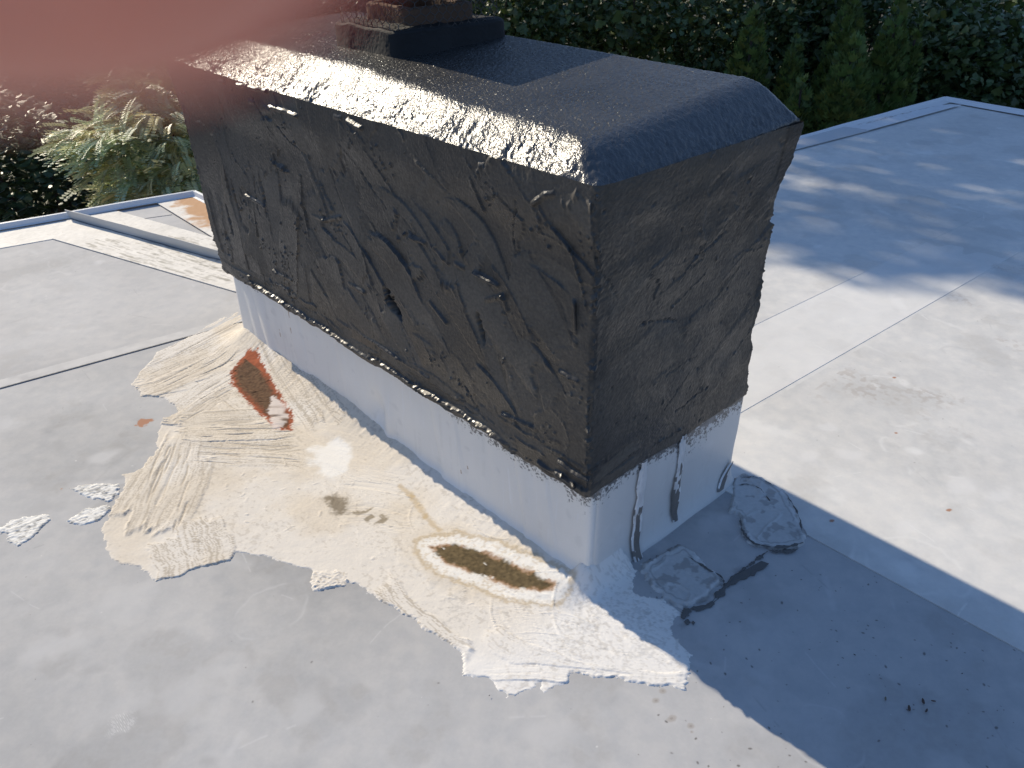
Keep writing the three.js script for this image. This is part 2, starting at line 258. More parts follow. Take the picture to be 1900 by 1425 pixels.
{ // coated strips along the left eave and beside the diverter
  const ei = [G(0, 463), G(98, 445.7)], inner = (x) => ei[0][1] + (x - ei[0][0]) * (ei[1][1] - ei[0][1]) / (ei[1][0] - ei[0][0]);
  const d0 = G(130, 408), d1 = G(430, 491), n0 = G(98, 445.7), n1 = G(440, 545);
  const ext = (a, b, t) => [a[0] + (b[0] - a[0]) * t, a[1] + (b[1] - a[1]) * t];
  mesh('coated_strip', slab([[-3.2, edgeL(-3.2)], [d0[0], edgeL(d0[0])], n0, [-3.2, inner(-3.2)]], 0.0075, 0.004, RC), coatMat, roof);
  mesh('coated_strip', slab([[d0[0], edgeL(d0[0])], ext(d0, d1, 1.45), ext(n0, n1, 1.35), n0], 0.0105, 0.004, RC), coatMat, roof);
  const f0 = G(212, 393), f1 = G(396, 444.5);
  mesh('coated_strip', slab([[d0[0] + 0.01, edgeL(d0[0])], f0, ext(f0, f1, 1.5), ext(d0, d1, 1.44)], 0.0135, 0.004, RC), coatMat, roof);
  const g0 = G(292, 380.5), g1 = G(396, 444.5);
  mesh('coated_strip', slab([g0, cL, [cL[0] + 0.03, -2.6], ext(g0, g1, 1.6)], 0.0165, 0.005, RC), coatMat, roof);
  const sm = G(248, 410), sn = G(320, 400);
  mesh('membrane_lap', slab([[sm[0], sm[1] - 0.006], [sn[0], sn[1] - 0.006], [sn[0], sn[1]], sm], 0.0065, 0.003, RC), std(0.3, 0.29, 0.28, 0.8), roof);
  // upright sheet metal diverter
  const th = 0.004, L = Math.hypot(d1[0] - d0[0], d1[1] - d0[1]) * 1.42, ang = Math.atan2(d1[1] - d0[1], d1[0] - d0[0]);
  const g = gridGeo(60, 9, (i, j) => { const s = i / 59 * L, t = j / 8, lean = 0.012 * t * t, y = -0.004 + 0.062 * t; return [s, y + 0.0015 * noise(s * 5, 3), lean + 0.0035 * noise(s * 4, t * 2), s, t * 0.06]; });
  const h = g.clone(); h.translate(0, 0, -th); const cap = gridGeo(60, 2, (i, j) => { const s = i / 59 * L; return [s, 0.058 + 0.0015 * noise(s * 5, 3), 0.012 + 0.0035 * noise(s * 4, 2) - j * th, s, 0]; });
  const end = gridGeo(2, 9, (i, j) => { const t = j / 8; return [-0.0002, -0.004 + 0.062 * t, 0.012 * t * t - i * th, 0, t]; });
  const m = mergeGeometries([g, h, cap, end].map((q) => q.toNonIndexed()));
  const curb = mesh('water_diverter', m, std(0.56, 0.555, 0.53, 0.5, { bumpMap: fineGrain, bumpScale: 0.0008, side: THREE.DoubleSide }), roof);
  curb.position.set(d0[0], 0.012, d0[1]); curb.rotation.y = -ang;
  const gap = mesh('sealant_bead', tube(Array.from({ length: 22 }, (_, i) => { const q = ext(d0, d1, 1.4 * i / 21); return [q[0] + 0.006 * noise(i * 1.3, 2) - 0.004, 0.0125, q[1] + 0.012 + 0.006 * noise(i * 1.7, 9)]; }), 0.004, 5, 0.5), std(0.16, 0.17, 0.19, 0.8), roof);
}
function eave(name, pts, w, h, mat) {    // metal edge: a flat flange with a raised lip outside, and a drip face going down
  for (let k = 0; k < pts.length - 1; k++) {
    const [a, b] = [pts[k], pts[k + 1]], L = Math.hypot(b[0] - a[0], b[1] - a[1]), nx = -(b[1] - a[1]) / L, nz = (b[0] - a[0]) / L;   // inward when the outline runs clockwise seen from above
    const prof = [[w, 0.017], [0.012, 0.019], [0.002, h], [-0.012, h + 0.002], [-0.016, h - 0.004], [-0.016, -0.14], [-0.006, -0.15]];
    const n = Math.max(8, Math.round(L * 10));
    mesh(name, gridGeo(n, prof.length, (i, j) => { const t = i / (n - 1), q = prof[j], o = q[0] + 0.003 * noise(t * L * 3, j + k * 7); return [a[0] + (b[0] - a[0]) * t + nx * o, q[1] + 0.002 * noise(t * L * 2.5, k * 3), a[1] + (b[1] - a[1]) * t + nz * o, t * L, j * 0.03]; }).toNonIndexed(), mat, roof).geometry.computeVertexNormals();
  }
}
const xeR = (z) => cR[0] + (z - cR[1]) * -0.117;
eave('roof_edge', [[-3.2, edgeL(-3.2)], cL], 0.03, 0.045, edgeMat);
eave('roof_edge', [cL, [cL[0] + 0.03, edgeR(cL[0])]], 0.03, 0.045, edgeMat);
eave('roof_edge', [[cL[0] + 0.03, edgeR(cL[0])], cR], 0.12, 0.03, edgeMat);
eave('roof_edge', [cR, [xeR(1.6), 1.6]], 0.14, 0.03, edgeMat);
{ // metal cover strip near the right corner, and laps
  const q = [G(1612, 246.5), G(1782, 199.5), G(1740, 200), G(1565, 241)];
  const P = new Paint(4.8, -2.6, 2.6, 1.2, 900, 420), r = rng(8);
  P.each((x, z, k) => { const m = 1 + 0.1 * fbm(x * 20, z * 20, 4); P.c[k] = 0.66 * m; P.c[k + 1] = 0.68 * m; P.c[k + 2] = 0.7 * m; });
  for (let i = 0; i < 160; i++) { const g = G(1575 + r() * 190, 0); const t = r(), a = G(1590, 236), b = G(1755, 193); P.blob(a[0] + (b[0] - a[0]) * t, a[1] + (b[1] - a[1]) * t + (r() - 0.5) * 0.08, 0.02 + r() * 0.05, 0.008, 0.05, [0.22, 0.16, 0.12], 0.5, 0.9, 30, 0.1); }
  mesh('cover_strip', slab([q[3], q[2], q[1], q[0]], 0.026, 0.005, [4.8, -2.6, 2.6, 1.2]), new THREE.MeshPhysicalMaterial({ map: P.texture(), roughness: 0.5 }), roof);
  const e = G(1475, 282), f = G(1612, 246.5);
  mesh('membrane_lap', slab([[0.9, edgeR(0.9) + 0.02], [e[0], edgeR(e[0]) + 0.02], [f[0], edgeR(f[0]) + 0.02], f, e, [0.9, edgeR(0.9) + 0.19]], 0.0215, 0.006, [0.6, -2.6, 7, 4.3]), std(0.5, 0.51, 0.52, 0.55), roof);
}
const house = base('house');
{ // walls under the roof, so that the roof has a building below it
  const wallMat = std(0.36, 0.3, 0.26, 0.85, { bumpMap: fineGrain, bumpScale: 0.002 });
  mesh('wall', slab([[-3.1, edgeL(-3.2) + 0.12], [cL[0] - 0.08, cL[1] + 0.12], [cL[0] - 0.05, edgeR(0.7) + 0.12], [cR[0] - 0.12, cR[1] + 0.12], [xeR(1.5) - 0.12, 1.5], [-3.1, 1.5]], -0.012, 3.2, [0, 0, 1, 1], 0), wallMat, house);
  tag(house, 'low house whose walls carry the pale flat roof', 'house');
}

// ------------------------------------------------------------------ the chimney
const chimney = base('chimney');
tag(chimney, 'big rectangular chimney plastered with rough black mastic above white flashing, shiny black crown', 'chimney');
const CW = 0.70, CL = 2.05;                                    // width along x and length along -z
// walk round a rounded rectangle; the two faces in view come first: s = 0 at the far left corner, CL at the near corner, CL + CW at the right corner
function walk(s, off, rad = 0.012, offBefore = off, offAfter = off) {
  const edges = [[0, -CL, 0, 1, CL, -1, 0], [0, 0, 1, 0, CW, 0, 1], [CW, 0, 0, -1, CL, 1, 0], [CW, -CL, -1, 0, CW, 0, -1]];
  let e = 0; while (e < 3 && s > edges[e][4]) { s -= edges[e][4]; e++; }
  const [x, z, dx, dz, L, nx, nz] = edges[e], W = 0.2, d = Math.min(s, L - s), c = rad * 0.4, k = d < rad ? c * (1 - d / rad) ** 2 : 0;
  const e0 = (offBefore - k) * Math.max(0, 1 - s / W), e1 = (offAfter - k) * Math.max(0, 1 - (L - s) / W), t = s - e0 + e1;
  return [x + dx * t + nx * (off - k), z + dz * t + nz * (off - k), nx, nz, e];
}
const PER = 2 * (CL + CW), VIS = CL + CW;
function stations(step, coarse) { const a = []; for (let s = 0; s < VIS; s += step) a.push(s); for (let s = VIS; s < PER; s += coarse) a.push(s); a.push(PER - 1e-5); return a; }
const MB = 0.345, MT = 1.185;                                  // bottom and top of the mastic
// --- trowelled mastic, stroke by stroke
const mas = new Strokes(0, MB, PER, MT - MB, 0.0027);
{
  const r = rng(1234), R = (a, b) => a + (b - a) * r();
  for (let k = 0; k < mas.H.length; k++) { const x = (k % mas.w) * 0.0027, y = Math.floor(k / mas.w) * 0.0027; mas.H[k] = 0.002 + 0.0015 * fbm(x * 6, y * 6, 3); mas.T[k] = 0.5; }
  const put = (x, y, ang, len, wid, more = {}) => mas.lay(x, y, ang, len, wid, { seed: R(0, 90), h: R(0.0005, 0.0055), tilt: (r() < 0.5 ? -1 : 1) * R(0.0005, 0.0026), rise: R(-0.002, 0.003), stri: R(0, 0.00012), lip: r() < 0.4 ? R(0.0015, 0.0045) : 0, endLip: r() < 0.4 ? R(0.002, 0.006) : 0, bend: R(-0.3, 0.3), soft: r() < 0.6 ? 0.02 : R(0.1, 0.4), softEnd: R(0.015, 0.04), tone: r() < 0.4 ? R(0.6, 1.1) : R(0, 0.35), lines: 130, wob: 0.05, lipW: 0.0035 / wid, groove: r() < 0.15 ? R(0.001, 0.0025) : 0, ...more });
  for (let i = 0; i < 150; i++) {                              // the long left face
    const x = R(0, CL), y = R(MB, MT), f = x / CL;
    const ang = f < 0.35 ? R(-1.9, -1.25) : f < 0.6 ? R(-1.75, -0.85) : R(-1.5, -0.35);
    put(x, y, (r() < 0.5 ? ang : ang + Math.PI), R(0.16, 0.42), R(0.07, 0.2));
  }
  for (let i = 0; i < 26; i++) put(R(0.9, CL), R(MB + 0.15, MT - 0.15), R(-0.9, -0.35), R(0.14, 0.34), R(0.04, 0.09), { lip: R(0.001, 0.004), tilt: R(0.0005, 0.002), bend: R(-0.7, -0.1) });
  for (let i = 0; i < 60; i++) put(CL + R(0, CW), R(MB, MT), R(0.05, 0.75) + (r() < 0.5 ? Math.PI : 0), R(0.16, 0.45), R(0.07, 0.18), { h: R(0.001, 0.0028), tilt: (r() < 0.5 ? -1 : 1) * R(0.0002, 0.001), lip: R(0, 0.0016), endLip: R(0, 0.002), soft: R(0.03, 0.3), bend: R(-0.3, 0.3), tone: 0.2 + 0.4 * r(), groove: r() < 0.3 ? R(0, 0.002) : 0 });
  for (let i = 0; i < 60; i++) put(VIS + R(0, VIS), R(MB, MT), R(-1.8, -1.2), R(0.2, 0.4), R(0.1, 0.2));
  for (let i = 0; i < 40; i++) put(R(0, CL), R(MB + 0.03, MB + 0.09), R(-0.08, 0.08), R(0.12, 0.4), R(0.03, 0.06), { lip: R(0.002, 0.005), h: R(0.003, 0.006) });
  // crumbs, torn pits and the bead along the lower edge
  const dab = (x, y, s, h, rag) => { const n = Math.ceil(s * 2 / 0.0027), ci = Math.round(x / 0.0027), cj = Math.round((y - MB) / 0.0027); for (let j = -n; j <= n; j++) for (let i = -n; i <= n; i++) { const a = ci + i, b = cj + j; if (a < 0 || b < 0 || a >= mas.w || b >= mas.h) continue; const d = Math.hypot(i, j) * 0.0027 / s + rag * noise(a * 0.3, b * 0.3); if (d < 1) mas.H[b * mas.w + a] += h * (1 - d * d); } };
  for (let k = 0; k < mas.H.length; k++) { const x = (k % mas.w) * 0.0027, y = Math.floor(k / mas.w) * 0.0027; if (x > CL) mas.H[k] = Math.max(0.001, mas.H[k] + (0.003 + 0.0045 * noise(y * 13.3, x * 1.8) + 0.004 * fbm(x * 7, y * 9, 3)) * smooth(CL, CL + 0.05, x)); }
  const ridge = (a, b, w, h, sd) => {
    const st = 0.0027, i0 = Math.max(0, Math.floor((Math.min(a[0], b[0]) - w) / st)), i1 = Math.min(mas.w - 1, Math.ceil((Math.max(a[0], b[0]) + w) / st)), j0 = Math.max(0, Math.floor((Math.min(a[1], b[1]) - w - MB) / st)), j1 = Math.min(mas.h - 1, Math.ceil((Math.max(a[1], b[1]) + w - MB) / st)), ex = b[0] - a[0], ey = b[1] - a[1], L2 = ex * ex + ey * ey;
    for (let j = j0; j <= j1; j++) for (let i = i0; i <= i1; i++) { const x = i * st, y = MB + j * st, t = clamp(((x - a[0]) * ex + (y - a[1]) * ey) / L2), q = Math.sqrt(L2) * t, o = 0.0035 * noise(q * 22 + sd, sd), d = Math.hypot(x - a[0] - ex * t, y - a[1] - ey * t + o) / w, g = clamp(0.75 + 0.9 * noise(q * 28 + sd * 3, sd)); if (d < 1 && g > 0.1) { const k = j * mas.w + i; mas.H[k] = Math.max(mas.H[k], mas.H[k] * 0.5 + g * h * Math.pow(1 - d, 0.5) + 0.002); mas.T[k] = 0; } }
  };
  for (let i = 0; i < 110; i++) dab(R(0, CL), R(MB, MT), R(0.002, 0.0055), R(0.001, 0.006), 0.4);
  for (let i = 0; i < 26; i++) { const x = R(0, CL), y = R(MB, MT); for (let k = 0; k < 9; k++) dab(x + R(-0.03, 0.03), y + R(-0.03, 0.03), R(0.002, 0.007), R(0.002, 0.007), 0.5); }
  for (let i = 0; i < 120; i++) dab(CL + R(0, CW), R(MB, MT), R(0.003, 0.008), R(-0.004, 0.003), 0.8);
  for (let i = 0; i < 34; i++) { let x = r() < 0.6 ? R(0, CL) : CL + R(0.03, CW), y = R(MB, MT), a = x > CL ? R(0, 0.8) : R(-1.8, -0.6); const h = r() < 0.6 ? -R(0.0015, 0.004) : R(0.0015, 0.004); for (let k = 0; k < 30; k++) { dab(x, y, R(0.002, 0.005), h, 0.7); x += Math.cos(a) * 0.005; y += Math.sin(a) * 0.005; a += R(-0.2, 0.2); } }
  for (const [x, y, a, L, w, d] of [[1.25, 0.63, -0.85, 0.1, 0.022, -0.014], [0.27, 0.72, -1.5, 0.16, 0.013, -0.011], [0.5, 0.8, -1.5, 0.16, 0.011, -0.009], [1.66, 0.7, -1.3, 0.09, 0.012, -0.01], [0.18, 0.62, -1.45, 0.12, 0.01, -0.009], [0.66, 0.93, -0.1, 0.12, 0.012, 0.008]]) for (let k = 0; k < 40; k++) { const t = k / 39 - 0.5; dab(x + Math.cos(a) * L * t, y + Math.sin(a) * L * t, w * (0.4 + 0.6 * (1 - 4 * t * t)), d * 0.22, 0.5); }
  for (let x = 0.02; x < CL - 0.06; x += 0.06) if (noise(x * 5, 4) > -0.3) ridge([x, MB + 0.026 + 0.008 * noise(x * 4, 1)], [x + 0.062, MB + 0.026 + 0.008 * noise((x + 0.06) * 4, 1)], 0.0075, 0.011, x);
  for (let x = 0.02; x < CL; x += 0.0027) { const n = noise(x * 9, 4) + 0.5 * noise(x * 30, 8); if (n > 0) dab(x, MB + 0.03 + 0.008 * noise(x * 4, 1), 0.0055, 0.002 + 0.002 * n, 0.35); }
  const onFace = (px, py) => { const d = ray(px, py), t = (-0.06 - EYE.x) / d.x; return [EYE.z + d.z * t + CL, EYE.y + d.y * t]; };
  for (const [h, ...pts] of [[0.008, [843, 490], [880, 506], [922, 530]], [0.007, [457, 364], [489, 385]], [0.006, [646, 527], [674, 543]], [0.007, [508, 505], [540, 523]], [0.008, [470, 185], [517, 196], [560, 215]], [0.008, [629, 213], [655, 220], [680, 237]], [0.008, [414, 149], [470, 158], [504, 170]], [0.006, [577, 402], [600, 408], [629, 403]], [0.007, [998, 374], [1018, 356], [1041, 352]], [0.006, [672, 626], [735, 668], [792, 703]], [0.007, [931, 767], [980, 790], [1031, 824]], [0.008, [975, 826], [1030, 855], [1079, 890]], [0.006, [556, 330], [560, 380], [572, 440]], [0.006, [795, 565], [825, 600]], [0.006, [900, 560], [932, 548], [940, 575]], [0.005, [1035, 690], [1065, 705]], [0.006, [470, 390], [478, 440]], [0.005, [760, 440], [800, 460], [830, 490]], [0.006, [700, 180], [760, 205]], [0.006, [880, 330], [900, 390]], [0.005, [1060, 560], [1062, 640]]]) {
    for (let q = 0; q < pts.length - 1; q++) { ridge(onFace(...pts[q]), onFace(...pts[q + 1]), 0.0075, h * 1.7, h * 900 + q); }
  }
  for (let y = MB; y < MT; y += 0.004) for (const s of [0.006, CL - 0.004, CL + 0.004, VIS - 0.006]) if (noise(y * 40, s * 9) > -0.2) dab(s + R(-0.01, 0.01), y, R(0.003, 0.008), R(0.0003, 0.0028) * (0.4 + smooth(-0.2, 0.4, noise(y * 12, s * 5))), 0.7);
}
const prof = (e, y) => {                                       // how far the mastic stands off the masonry on each side
  const flare = smooth(0.98, 1.12, y), low = smooth(0.34, 0.6, y);
  return e === 0 ? 0.05 + 0.008 * low + 0.018 * flare : e === 1 ? 0.013 - 0.004 * low + 0.004 * flare : e === 2 ? mix(0.0, -0.024, low) + 0.05 * smooth(1.0, 1.1, y) : 0.02 + 0.05 * smooth(0.34, 1.1, y);
};
const sideAt = (s) => s < CL ? 0 : s < VIS ? 1 : s < VIS + CL ? 2 : 3;
{
  const S = stations(0.0027, 0.03), nv = 318;
  const colS = S.length;
  const g = gridGeo(colS, nv, (i, j) => {
    const s = S[i], t = j / (nv - 1), y0 = mix(MB, MT, t), q = Math.min(s, PER);
    const edge = smooth(0, 0.006, y0 - MB);
    const wave = (1 - t) * (0.006 * noise(s * 5, 1) + 0.004 * noise(s * 23, 7) + 0.001 * noise(s * 90, 3));
    const h = mas.at(mas.H, q, y0), e = sideAt(q), rest = edge * h - 0.03 * (1 - edge) - 0.004 + 0.0006 * noise(s * 300, y0 * 300);
    const p = walk(q, prof(e, y0) + rest, 0.014, prof((e + 3) % 4, y0) + rest, prof((e + 1) % 4, y0) + rest), tone = clamp(mas.at(mas.T, q, y0));
    const k = 0.8 + 0.35 * fbm(s * 5, y0 * 5, 3), gr = 1 + 0.18 * noise(s * 200, y0 * 200);
    const c = [mix(0.036, 0.125, tone) * k * gr, mix(0.034, 0.109, tone) * k * gr, mix(0.032, 0.088, tone) * k * gr];
    return [p[0], y0 + wave, p[1], s, y0, ...c];
  });
  // dry smears are dull, fresh ones glossy
  const rw = 2048, rh = 320, rd = new Uint8Array(rw * rh * 4);
  for (let j = 0; j < rh; j++) for (let i = 0; i < rw; i++) { const x = i / rw * PER, y = MB + j / rh * (MT - MB), v = 0.36 + 0.34 * clamp(mas.at(mas.T, x, y)) + 0.14 * fbm(x * 14, y * 14, 4) + 0.1 * noise(x * 160, y * 160), k = (j * rw + i) * 4; rd[k] = rd[k + 1] = rd[k + 2] = Math.round(255 * clamp(v, 0.15, 1)); rd[k + 3] = 255; }
  const rough = new THREE.DataTexture(rd, rw, rh, THREE.RGBAFormat, THREE.UnsignedByteType); rough.magFilter = rough.minFilter = THREE.LinearFilter; rough.wrapS = rough.wrapT = THREE.ClampToEdgeWrapping;
  rough.repeat.set(1 / PER, 1 / (MT - MB)); rough.offset.set(0, -MB / (MT - MB)); rough.needsUpdate = true; const grain = fineGrain.clone(); grain.repeat.set(3, 3); grain.needsUpdate = true;
  mesh('mastic_coating', g, new THREE.MeshPhysicalMaterial({ vertexColors: true, roughness: 1, roughnessMap: rough, bumpMap: grain, bumpScale: 0.0008 }), chimney);
}
{ // white membrane flashing round the foot
  const S = stations(0.004, 0.03), nv = 60, y1 = MB + 0.05;
  const P = new Paint(0, -0.02, PER, y1 + 0.02, 2048, 320), r = rng(40);
  P.each((s, y, k) => {
    const m = 1 + 0.06 * fbm(s * 4, y * 4, 4) + 0.015 * fbm(s * 40, y * 12, 3) + 0.01 * noise(s * 260, y * 260);
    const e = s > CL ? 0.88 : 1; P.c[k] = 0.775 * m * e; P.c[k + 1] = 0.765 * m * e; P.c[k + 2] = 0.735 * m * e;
    // black overspray: dots that thin out below the mastic
    const reach = 0.016 + 0.04 * smooth(-0.3, 0.4, noise(s * 3.1, 2)) * (s > 0.95 ? 1 : 0.3) + (s > CL - 0.1 && s < CL + 0.5 ? 0.022 : 0);
    const d = (MB + 0.006 * noise(s * 5, 1) - y) / reach, spray = 0.5 + 0.5 * noise(s * 240, y * 240) + 0.35 * noise(s * 90, y * 90);
    if (d < 1.4) P.put(k, [0.05, 0.048, 0.047], clamp(smooth(0.0, 0.5, spray - d * 0.9 + 0.15)) * 0.85);
  });
  for (let i = 0; i < 46; i++) { const s = r() * CL, y = 0.1 + r() * 0.22; P.line(s, y, s + 0.004 * (r() - 0.5), y - 0.03 - r() * 0.1, 0.0015 + r() * 0.0015, [0.8, 0.8, 0.8], 0.5, 0.002, 0.0); }
  for (const [s, y, L] of [[0.36, 0.2, 0.035], [0.47, 0.25, 0.025], [0.475, 0.33, 0.035], [1.5, 0.12, 0.015], [1.53, 0.15, 0.012]]) P.line(s, y, s + 0.002, y - L, 0.003, [0.33, 0.19, 0.1], 0.85, 0.002, 0.1);
  { const s = 1.72; P.line(s, 0.25, s + 0.012, 0.12, 0.005, [0.82, 0.82, 0.81], 0.8, 0.002, 0.0); }
  for (let i = 0; i < 60; i++) { const q = r() * VIS, y = 0.02 + r() * 0.3; P.line(q, y, q + 0.006 * (r() - 0.5), Math.max(0, y - 0.04 - r() * 0.16), 0.004 + r() * 0.008, [0.58, 0.565, 0.53], 0.14, 0.004, 0.15); }
  for (let i = 0; i < 140; i++) P.blob(r() * VIS, r() * y1, 0.004 + r() * 0.03, 0.003 + r() * 0.02, r() * 3, r() < 0.6 ? [0.8, 0.8, 0.79] : [0.5, 0.5, 0.5], 0.2, 0.8, 40, 0.1);
  const g = gridGeo(S.length, nv, (i, j) => {
    const s = S[i], t = j / (nv - 1), y = mix(-0.012, y1, t), q = Math.min(s, PER), left = q < CL ? smooth(0, 0.15, q) * smooth(CL, CL - 0.12, q) : 0;
    const foot = 0.05 * Math.pow(clamp(1 - y / 0.075), 2.2);
    const fold = left * 0.55 * (0.007 * smooth(0.15, 0.5, noise(s * 7.5 + y * 1.3, 5)) + 0.0035 * noise(s * 13, y * 3) + 0.002 * noise(s * 30 + y * 5, 2)) * smooth(0.4, 0.2, Math.abs(y - 0.16) + 0.05);
    const dent = left * -0.02 * Math.exp(-(((q - 1.04) / 0.05) ** 2) - ((y - 0.13) / 0.06) ** 2) + left * 0.012 * Math.exp(-(((q - 1.1) / 0.03) ** 2) - ((y - 0.12) / 0.08) ** 2);
    const p = walk(q, 0.004 + 0.014 * smooth(CL + 0.03, CL - 0.05, q) + foot * (q > CL ? 0.35 : 1) + fold + dent + (q > CL ? 0.003 * noise(s * 8, y * 8) : 0), 0.03);
    return [p[0], y, p[1], q / PER, (y + 0.02) / (y1 + 0.02)];
  });
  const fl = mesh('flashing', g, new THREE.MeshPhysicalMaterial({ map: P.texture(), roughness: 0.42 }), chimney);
  // smeared sealant bands down the end face
  const bandMat = (seed) => {
    const B = new Paint(0, 0, 0.06, 0.45, 48, 320);
    B.each((x, y, k) => { const m = 1 + 0.2 * fbm(x * 60, y * 30, 3); let c = [0.86 * m, 0.86 * m, 0.85 * m]; B.c.set(c, k); const d = noise(x * 45 + seed, y * 17 + seed * 3) + 0.35 * noise(x * 120, y * 60) + 0.9 * smooth(0.26, 0.08, y) - 0.12, e = Math.abs(x - 0.03) / 0.03; if (d - e * 0.55 > 0) B.put(k, [0.13, 0.115, 0.1], 0.9 * smooth(0, 0.15, d - e * 0.55)); if (e > 0.62 && noise(y * 40, seed + Math.sign(x - 0.03) * 5) > -0.25) B.put(k, [0.86, 0.86, 0.85], 0.8); if (e > 0.9 && noise(y * 60, seed) > 0.1) B.put(k, [0.2, 0.19, 0.18], 0.6); });
    return new THREE.MeshPhysicalMaterial({ map: B.texture(), roughness: 0.6, bumpMap: fineGrain, bumpScale: 0.002 });
  };
  for (const [x0, x1, ya, yb, w, seed] of [[0.185, 0.178, 0.352, 0.0, 0.04, 1], [0.365, 0.368, 0.355, 0.03, 0.038, 4], [0.665, 0.61, 0.1, 0.02, 0.04, 9]])
    mesh('sealant_band', gridGeo(9, 70, (i, j) => { const t = j / 69, y = mix(yb, ya, t), u = i / 8 - 0.5, ww = w * (0.85 + 0.3 * noise(y * 22, seed)) * (t > 0.93 ? 0.6 : 1), bulge = 0.003 * Math.cos(u * 3) * (0.7 + 0.5 * noise(y * 50 + seed, u * 5)); const foot = 0.0175 * Math.pow(clamp(1 - y / 0.075), 2.2); return [mix(x1, x0, t) + u * ww + 0.003 * noise(y * 30, seed + 5), y, 0.0125 + foot + bulge - (Math.abs(u) > 0.45 ? 0.003 : 0), (u + 0.5), y / 0.45]; }), bandMat(seed), chimney);
}
// --- the crown
const crownTop = (x, z) => 1.243 + 0.062 * clamp((x - 0.02) / 0.65) * 0.65 + 0.03 * smooth(0, -1.3, z) * (1 - 0.5 * clamp(x / 0.7));
function smin(a, b, k) { const h = clamp(0.5 + 0.5 * (b - a) / k); return mix(b, a, h) - k * h * (1 - h); }
const crownY = (x, z) => {
  const bump = 0.004 * fbm(x * 9 + 3, z * 9, 3);
  const left = 1.172 + (x + 0.078 + bump) * 0.76 + 0.006 * noise(z * 4, 2) + 0.015 * fbm(z * 11, x * 6, 3), end = 1.17 + (0.008 - z) * 0.85 + 0.02 * clamp(x / 0.7) + bump, right = 1.17 + (0.752 - x) * 2.0, back = 1.17 + (z + 2.14) * 0.8;
  let y = smin(crownTop(x, z), left, 0.012); y = smin(y, end, 0.03); y = smin(y, right, 0.07); y = smin(y, back, 0.02); return y;
};
{
  const X0 = -0.087, X1 = 0.752, Z0 = -2.15, Z1 = 0.026, st = 0.0038, nx = Math.round((X1 - X0) / st), nz = Math.round((Z1 - Z0) / st);
  const g = gridGeo(nx + 1, nz + 1, (i, j) => {
    let x = mix(X0, X1, i / nx), z = mix(Z1, Z0, j / nz);
    const out = Math.max(X0 + 0.022 - x, z - (Z1 - 0.022), x - (X1 - 0.022), Z0 + 0.022 - z);       // the rim turns down over the mastic
    let y = crownY(x, z);
    const slope = smooth(1.25, 1.2, y), pit = smooth(-0.02, -0.05, z) ;
    const pebble = 0.0008 * noise(x * 120, z * 120) + 0.0008 * noise(x * 230, z * 230);
    const lump = slope * (0.002 * fbm(x * 16, z * 16, 3) + 0.0008 * noise(x * 170, z * 130) + 0.002 * smooth(0.05, 0.12, fbm(x * 30 + 7, z * 24, 4)) - 0.0014 * smooth(0.03, 0.0, Math.abs(fbm(x * 14, z * 9 + 5, 3))));
    y += pebble * (1 + slope) + lump;
    const lobe = 0.12;
    if (out > 0) { const f = out / 0.022; y = mix(y, (z > -0.004 ? 1.152 : 1.165 - 0.042 * lobe) + 0.012 * noise(x * 9 + 2, z * 9) + 0.012 * fbm(x * 40, z * 40, 3), smooth(0.4, 1, f)); const pull = (0.02 - 0.019 * lobe) * f * f; x += x < 0.3 ? pull : -pull * (x > 0.5 ? 1 : 0); z += z > -1 ? -pull : pull; }
    const m = 1 + 0.25 * noise(x * 120, z * 120) + 0.3 * fbm(x * 6, z * 6, 3);
    return [x, y, z, x, z, 0.036 * m, 0.035 * m, 0.034 * m];
  });
  const rough = relief(512, (u, v) => 0.5 + 0.25 * fbm(u * 5, v * 5, 4) + 0.14 * noise(u * 130, v * 130));
  rough.repeat.set(1.6, 1.6);
  const grain = fineGrain.clone(); grain.repeat.set(2.6, 2.6); grain.needsUpdate = true;
  mesh('crown', g, new THREE.MeshPhysicalMaterial({ vertexColors: true, roughness: 0.4, roughnessMap: rough, bumpMap: grain, bumpScale: 0.003, ior: 1.75 }), chimney);
}
